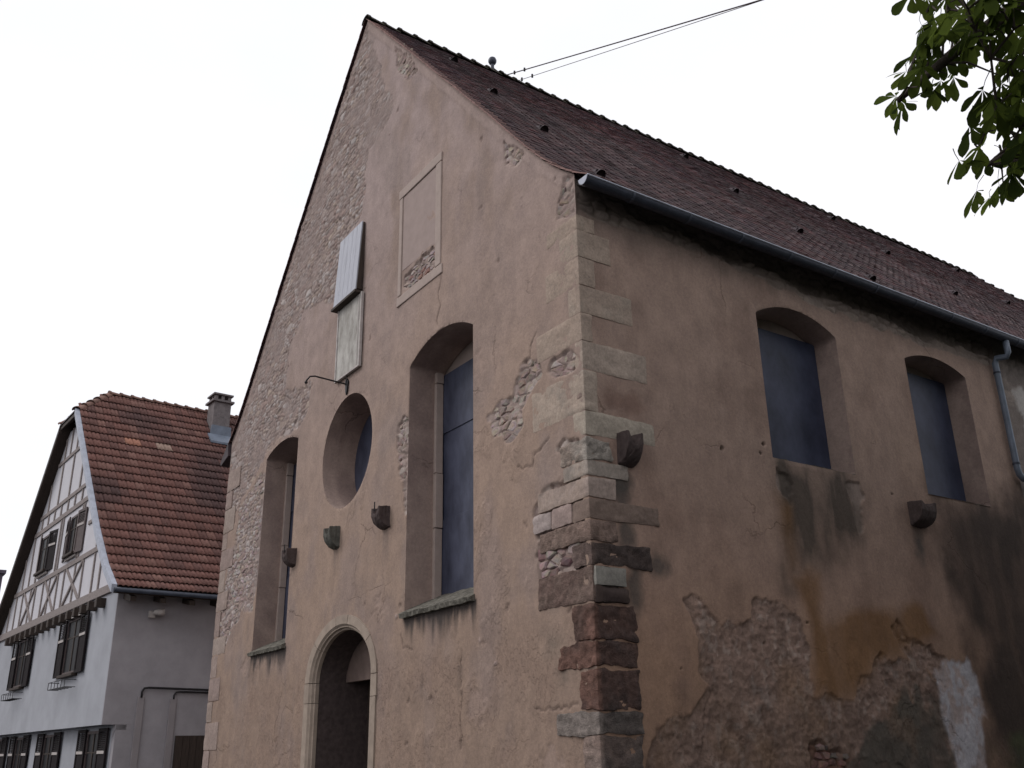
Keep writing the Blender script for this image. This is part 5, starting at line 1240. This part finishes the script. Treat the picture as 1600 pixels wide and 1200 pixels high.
LEAF = [(4.76, -1.55, 4.95), (4.73, -1.34, 5.23), (5.03, -1.73, 4.88), (5.01, -1.64, 4.8), (5.04, -1.59, 4.85), (4.99, -1.35, 5.01), (5.0, -1.27, 5.12), (4.79, -1.31, 5.33), (5.12, -1.73, 5.0), (5.01, -1.64, 5.42), (5.12, -1.82, 5.04), (5.02, -1.37, 5.33), (4.94, -1.81, 4.69), (4.85, -1.32, 5.26), (5.07, -1.57, 5.01), (5.06, -1.36, 5.15), (5.2, -1.5, 5.05), (5.21, -1.54, 4.7), (5.02, -1.36, 4.67), (5.1, -1.7, 4.29), (5.2, -1.68, 4.32), (4.9, -1.19, 4.4), (5.02, -1.19, 4.37), (4.81, -0.88, 4.51), (5.27, -1.58, 4.17), (5.07, -1.07, 4.4), (5.16, -1.26, 4.61), (5.19, -1.18, 4.74), (5.1, -1.14, 4.9), (5.09, -1.3, 4.7), (4.98, -1.19, 4.54), (5.09, -1.23, 4.53), (5.11, -1.07, 4.56), (5.29, -1.42, 4.43), (5.25, -1.28, 4.83), (5.27, -1.2, 4.97), (5.27, -1.58, 4.53), (5.22, -1.03, 5.33), (5.25, -1.4, 5.35), (4.96, -1.39, 5.55), (5.4, -1.83, 5.12), (5.07, -1.69, 5.05), (5.48, -1.76, 5.02), (5.38, -1.89, 4.74), (5.58, -1.81, 4.68), (5.35, -1.81, 4.99), (5.31, -1.29, 5.46), (5.47, -1.86, 4.96), (5.45, -1.37, 5.31), (5.41, -1.67, 4.86), (5.3, -1.95, 4.8), (5.61, -1.78, 4.98), (5.39, -1.44, 5.35), (5.31, -1.58, 5.15), (5.19, -1.66, 5.26), (5.46, -1.55, 5.1), (5.22, -1.83, 4.99), (5.24, -1.56, 5.07), (5.06, -1.36, 5.51), (5.52, -1.73, 4.89), (5.26, -1.42, 5.36), (5.14, -1.86, 4.94), (5.2, -1.9, 4.91), (5.25, -1.69, 4.93), (5.35, -1.87, 4.78), (5.21, -1.25, 5.49), (5.42, -1.59, 4.97), (5.49, -1.78, 4.9), (5.36, -2.04, 4.81), (5.29, -2.02, 4.86), (5.47, -1.78, 4.96), (5.49, -1.59, 5.11), (5.18, -1.48, 5.15), (5.04, -1.2, 5.42), (5.15, -1.16, 5.26), (5.42, -1.4, 4.46), (5.38, -1.22, 4.94), (5.1, -0.81, 4.81), (5.41, -1.62, 4.49), (5.06, -0.87, 4.73), (5.32, -1.41, 4.73), (5.12, -1.12, 4.98), (5.29, -1.33, 4.44), (5.36, -1.16, 4.86), (5.44, -1.28, 4.85), (5.55, -1.65, 4.62), (5.28, -1.16, 5.09), (5.17, -0.88, 4.75), (5.23, -1.33, 4.74), (5.29, -1.4, 4.69), (5.23, -0.98, 5.19), (5.38, -1.18, 4.37), (5.15, -0.81, 4.76), (5.21, -1.25, 4.48), (5.18, -1.15, 4.18), (5.35, -1.16, 4.3), (5.36, -1.45, 4.1), (5.4, -1.26, 4.3), (5.4, -1.3, 4.26), (5.37, -1.43, 4.07), (5.18, -1.01, 4.34), (5.36, -1.18, 4.52), (5.38, -1.6, 4.28), (5.35, -1.46, 4.32), (5.03, -0.8, 4.75)]
# trunk and limbs
tk = MB().tube([(9.0, 4.2, -0.1), (9.0, 4.2, 0.5), (9.05, 4.15, 1.6), (9.0, 4.1, 3.0), (8.95, 4.0, 4.6), (9.1, 4.1, 6.5), (9.0, 4.2, 8.6), (9.0, 4.3, 10.2)], [0.48, 0.36, 0.32, 0.30, 0.27, 0.2, 0.12, 0.04], 14).build('trunk', M['bark'], tree, smooth=True)
limbs = [[(8.95, 4.0, 4.2), (8.0, 2.6, 5.1), (7.0, 1.0, 5.75), (6.2, -0.4, 5.75), (5.6, -1.2, 5.35), (5.15, -1.55, 5.0), (4.85, -1.7, 4.8)],
         [(6.6, 0.3, 5.78), (6.1, -0.5, 5.3), (5.6, -0.95, 4.9), (5.3, -1.2, 4.6), (5.1, -1.45, 4.35)],
         [(6.2, -0.4, 5.75), (5.9, -1.1, 5.6), (5.4, -1.6, 5.35), (5.1, -1.7, 5.2)],
         [(8.95, 4.0, 4.6), (8.2, 5.4, 5.8), (7.2, 7.2, 6.8), (6.4, 8.6, 7.2)], [(9.1, 4.1, 6.0), (10.6, 5.0, 7.4), (12.0, 5.6, 8.2)], [(9.0, 4.1, 5.4), (10.4, 2.4, 6.6), (11.4, 0.8, 7.4)],
         [(9.05, 4.1, 7.0), (8.0, 3.2, 8.6), (7.2, 2.2, 9.6)], [(9.05, 4.2, 7.6), (9.4, 5.8, 9.0), (9.2, 7.4, 10.0)]]
for l in limbs:
    n = len(l); r0 = 0.11 if l[0][0] > 8 else 0.04
    MB().tube(l, [r0*(1-0.86*i/(n-1)) for i in range(n)], 8).build('limb', M['bark'], tree, smooth=True)
# twigs from the near limbs to the leaves
tw = MB(); lim_pts = []
for l in limbs[:3]:
    for a, b in zip(l[:-1], l[1:]):
        for t in np.linspace(0, 1, 8): lim_pts.append(Vector(a).lerp(Vector(b), float(t)))
rng = random.Random(77); nodes = []
def put_leaf(p, rng, parent, ci):
    o = link('leaf', LM[rng.randrange(8)], parent); s = rng.uniform(0.68, 0.95)
    az = math.atan2(-1.75-2.5, 5.0-8.0)+rng.uniform(-1.6, 1.6)
    o.location = p; o.rotation_euler = (rng.uniform(-.35, .35), rng.uniform(0.05, 0.85), az); o.scale = (s, s, s)
    return o
_lr = random.Random(9)
LEAF = LEAF+[(a+_lr.uniform(-.13, .13), b+_lr.uniform(-.13, .13), c+_lr.uniform(-.12, .12)) for a, b, c in LEAF[70:]]
for p in LEAF:
    P = Vector(p); put_leaf(P, rng, tree, 0)
    near = min(lim_pts+nodes[-40:], key=lambda q: (q-P).length+(0.05 if q in nodes else 0)); st = P+Vector((0.06, 0.06, 0.08))
    midp = st.lerp(near, 0.5)+Vector((0, 0, 0.04)); tw.tube([near, midp, st], [0.008, 0.006, 0.0035], 5, False); nodes.append(midp)
tw.build('twigs', M['bark'], tree)['kind'] = 'stuff'
# the rest of the crown, unseen; low blobs added to shade the nave wall
NR = np.array([0.85537, 0.48470, -0.18276])
lv = []; lrng = np.random.default_rng(3); blobs = [((8.2, 4.2, 7.2), (4.0, 4.8, 3.6)), ((8.0, 1.2, 6.4), (2.6, 2.6, 2.0)), ((7.0, 8.0, 7.2), (3.2, 3.6, 2.8)), ((11.2, 4.4, 7.6), (2.8, 3.6, 2.6)), ((6.9, -0.6, 5.9), (1.6, 1.5, 1.2)), ((6.2, 9.6, 4.6), (2.8, 3.4, 2.8)), ((8.6, 4.6, 4.2), (3.6, 4.6, 2.3))]
LMV = []
for me in LM:
    v = np.zeros(len(me.vertices)*3, np.float32); me.vertices.foreach_get('co', v); fs = [tuple(p.vertices) for p in me.polygons]
    LMV.append((v.reshape(-1, 3), np.array([f for f in fs if len(f) == 4]), np.array([(f[0], f[1], f[2], f[2]) for f in fs if len(f) == 3])))
cen = []
for c, r in blobs:
    n = int(2600*r[0]*r[1]*r[2]/30)
    q = lrng.standard_normal((n, 3)); q /= np.linalg.norm(q, axis=1, keepdims=True); rad = lrng.uniform(0.35, 1.0, n)**0.5
    cl = fbm(q[:, 0]*2.2+c[0], q[:, 1]*2.2+q[:, 2]*2, 3, 5); P = np.array(c)+q*np.array(r)*(rad*(0.92+0.16*cl))[:, None]
    cen.append(P)
cen = np.concatenate(cen); keep = ((cen-np.array([7.1576, -5.7502, 1.65]))@NR > 0.30) & (cen[:, 2] > 1.9); cen = cen[keep]
TV = []; TFc = []; n0 = 0
for p in cen:
    v, q4, q3 = LMV[lrng.integers(0, 8)]; a = lrng.uniform(0, 6.28); b = lrng.uniform(-0.3, 0.9); s = lrng.uniform(1.0, 1.5)
    ca, sa, cb, sb = math.cos(a), math.sin(a), math.cos(b), math.sin(b)
    Rm = np.array([[ca*cb, -sa, ca*sb], [sa*cb, ca, sa*sb], [-sb, 0, cb]]); TV.append((v*s)@Rm.T+p)
    TFc.append(q4+n0); TFc.append(q3+n0); n0 += len(v)
TFc = np.concatenate(TFc); tri = TFc[:, 2] == TFc[:, 3]
me = bpy.data.meshes.new('crown'); V = np.concatenate(TV).astype(np.float32)
quads = TFc[~tri]; tris = TFc[tri][:, :3]
me.vertices.add(len(V)); me.vertices.foreach_set('co', V.ravel())
loops = np.concatenate([quads.ravel(), tris.ravel()]).astype(np.int32); me.loops.add(len(loops)); me.loops.foreach_set('vertex_index', loops)
tot = np.concatenate([np.full(len(quads), 4), np.full(len(tris), 3)]).astype(np.int32); me.polygons.add(len(tot))
me.polygons.foreach_set('loop_start', np.concatenate([[0], np.cumsum(tot)[:-1]]).astype(np.int32)); me.polygons.foreach_set('loop_total', tot); me.update(calc_edges=True)
link('crown', me, tree, True, M['leaf'])['kind'] = 'stuff'
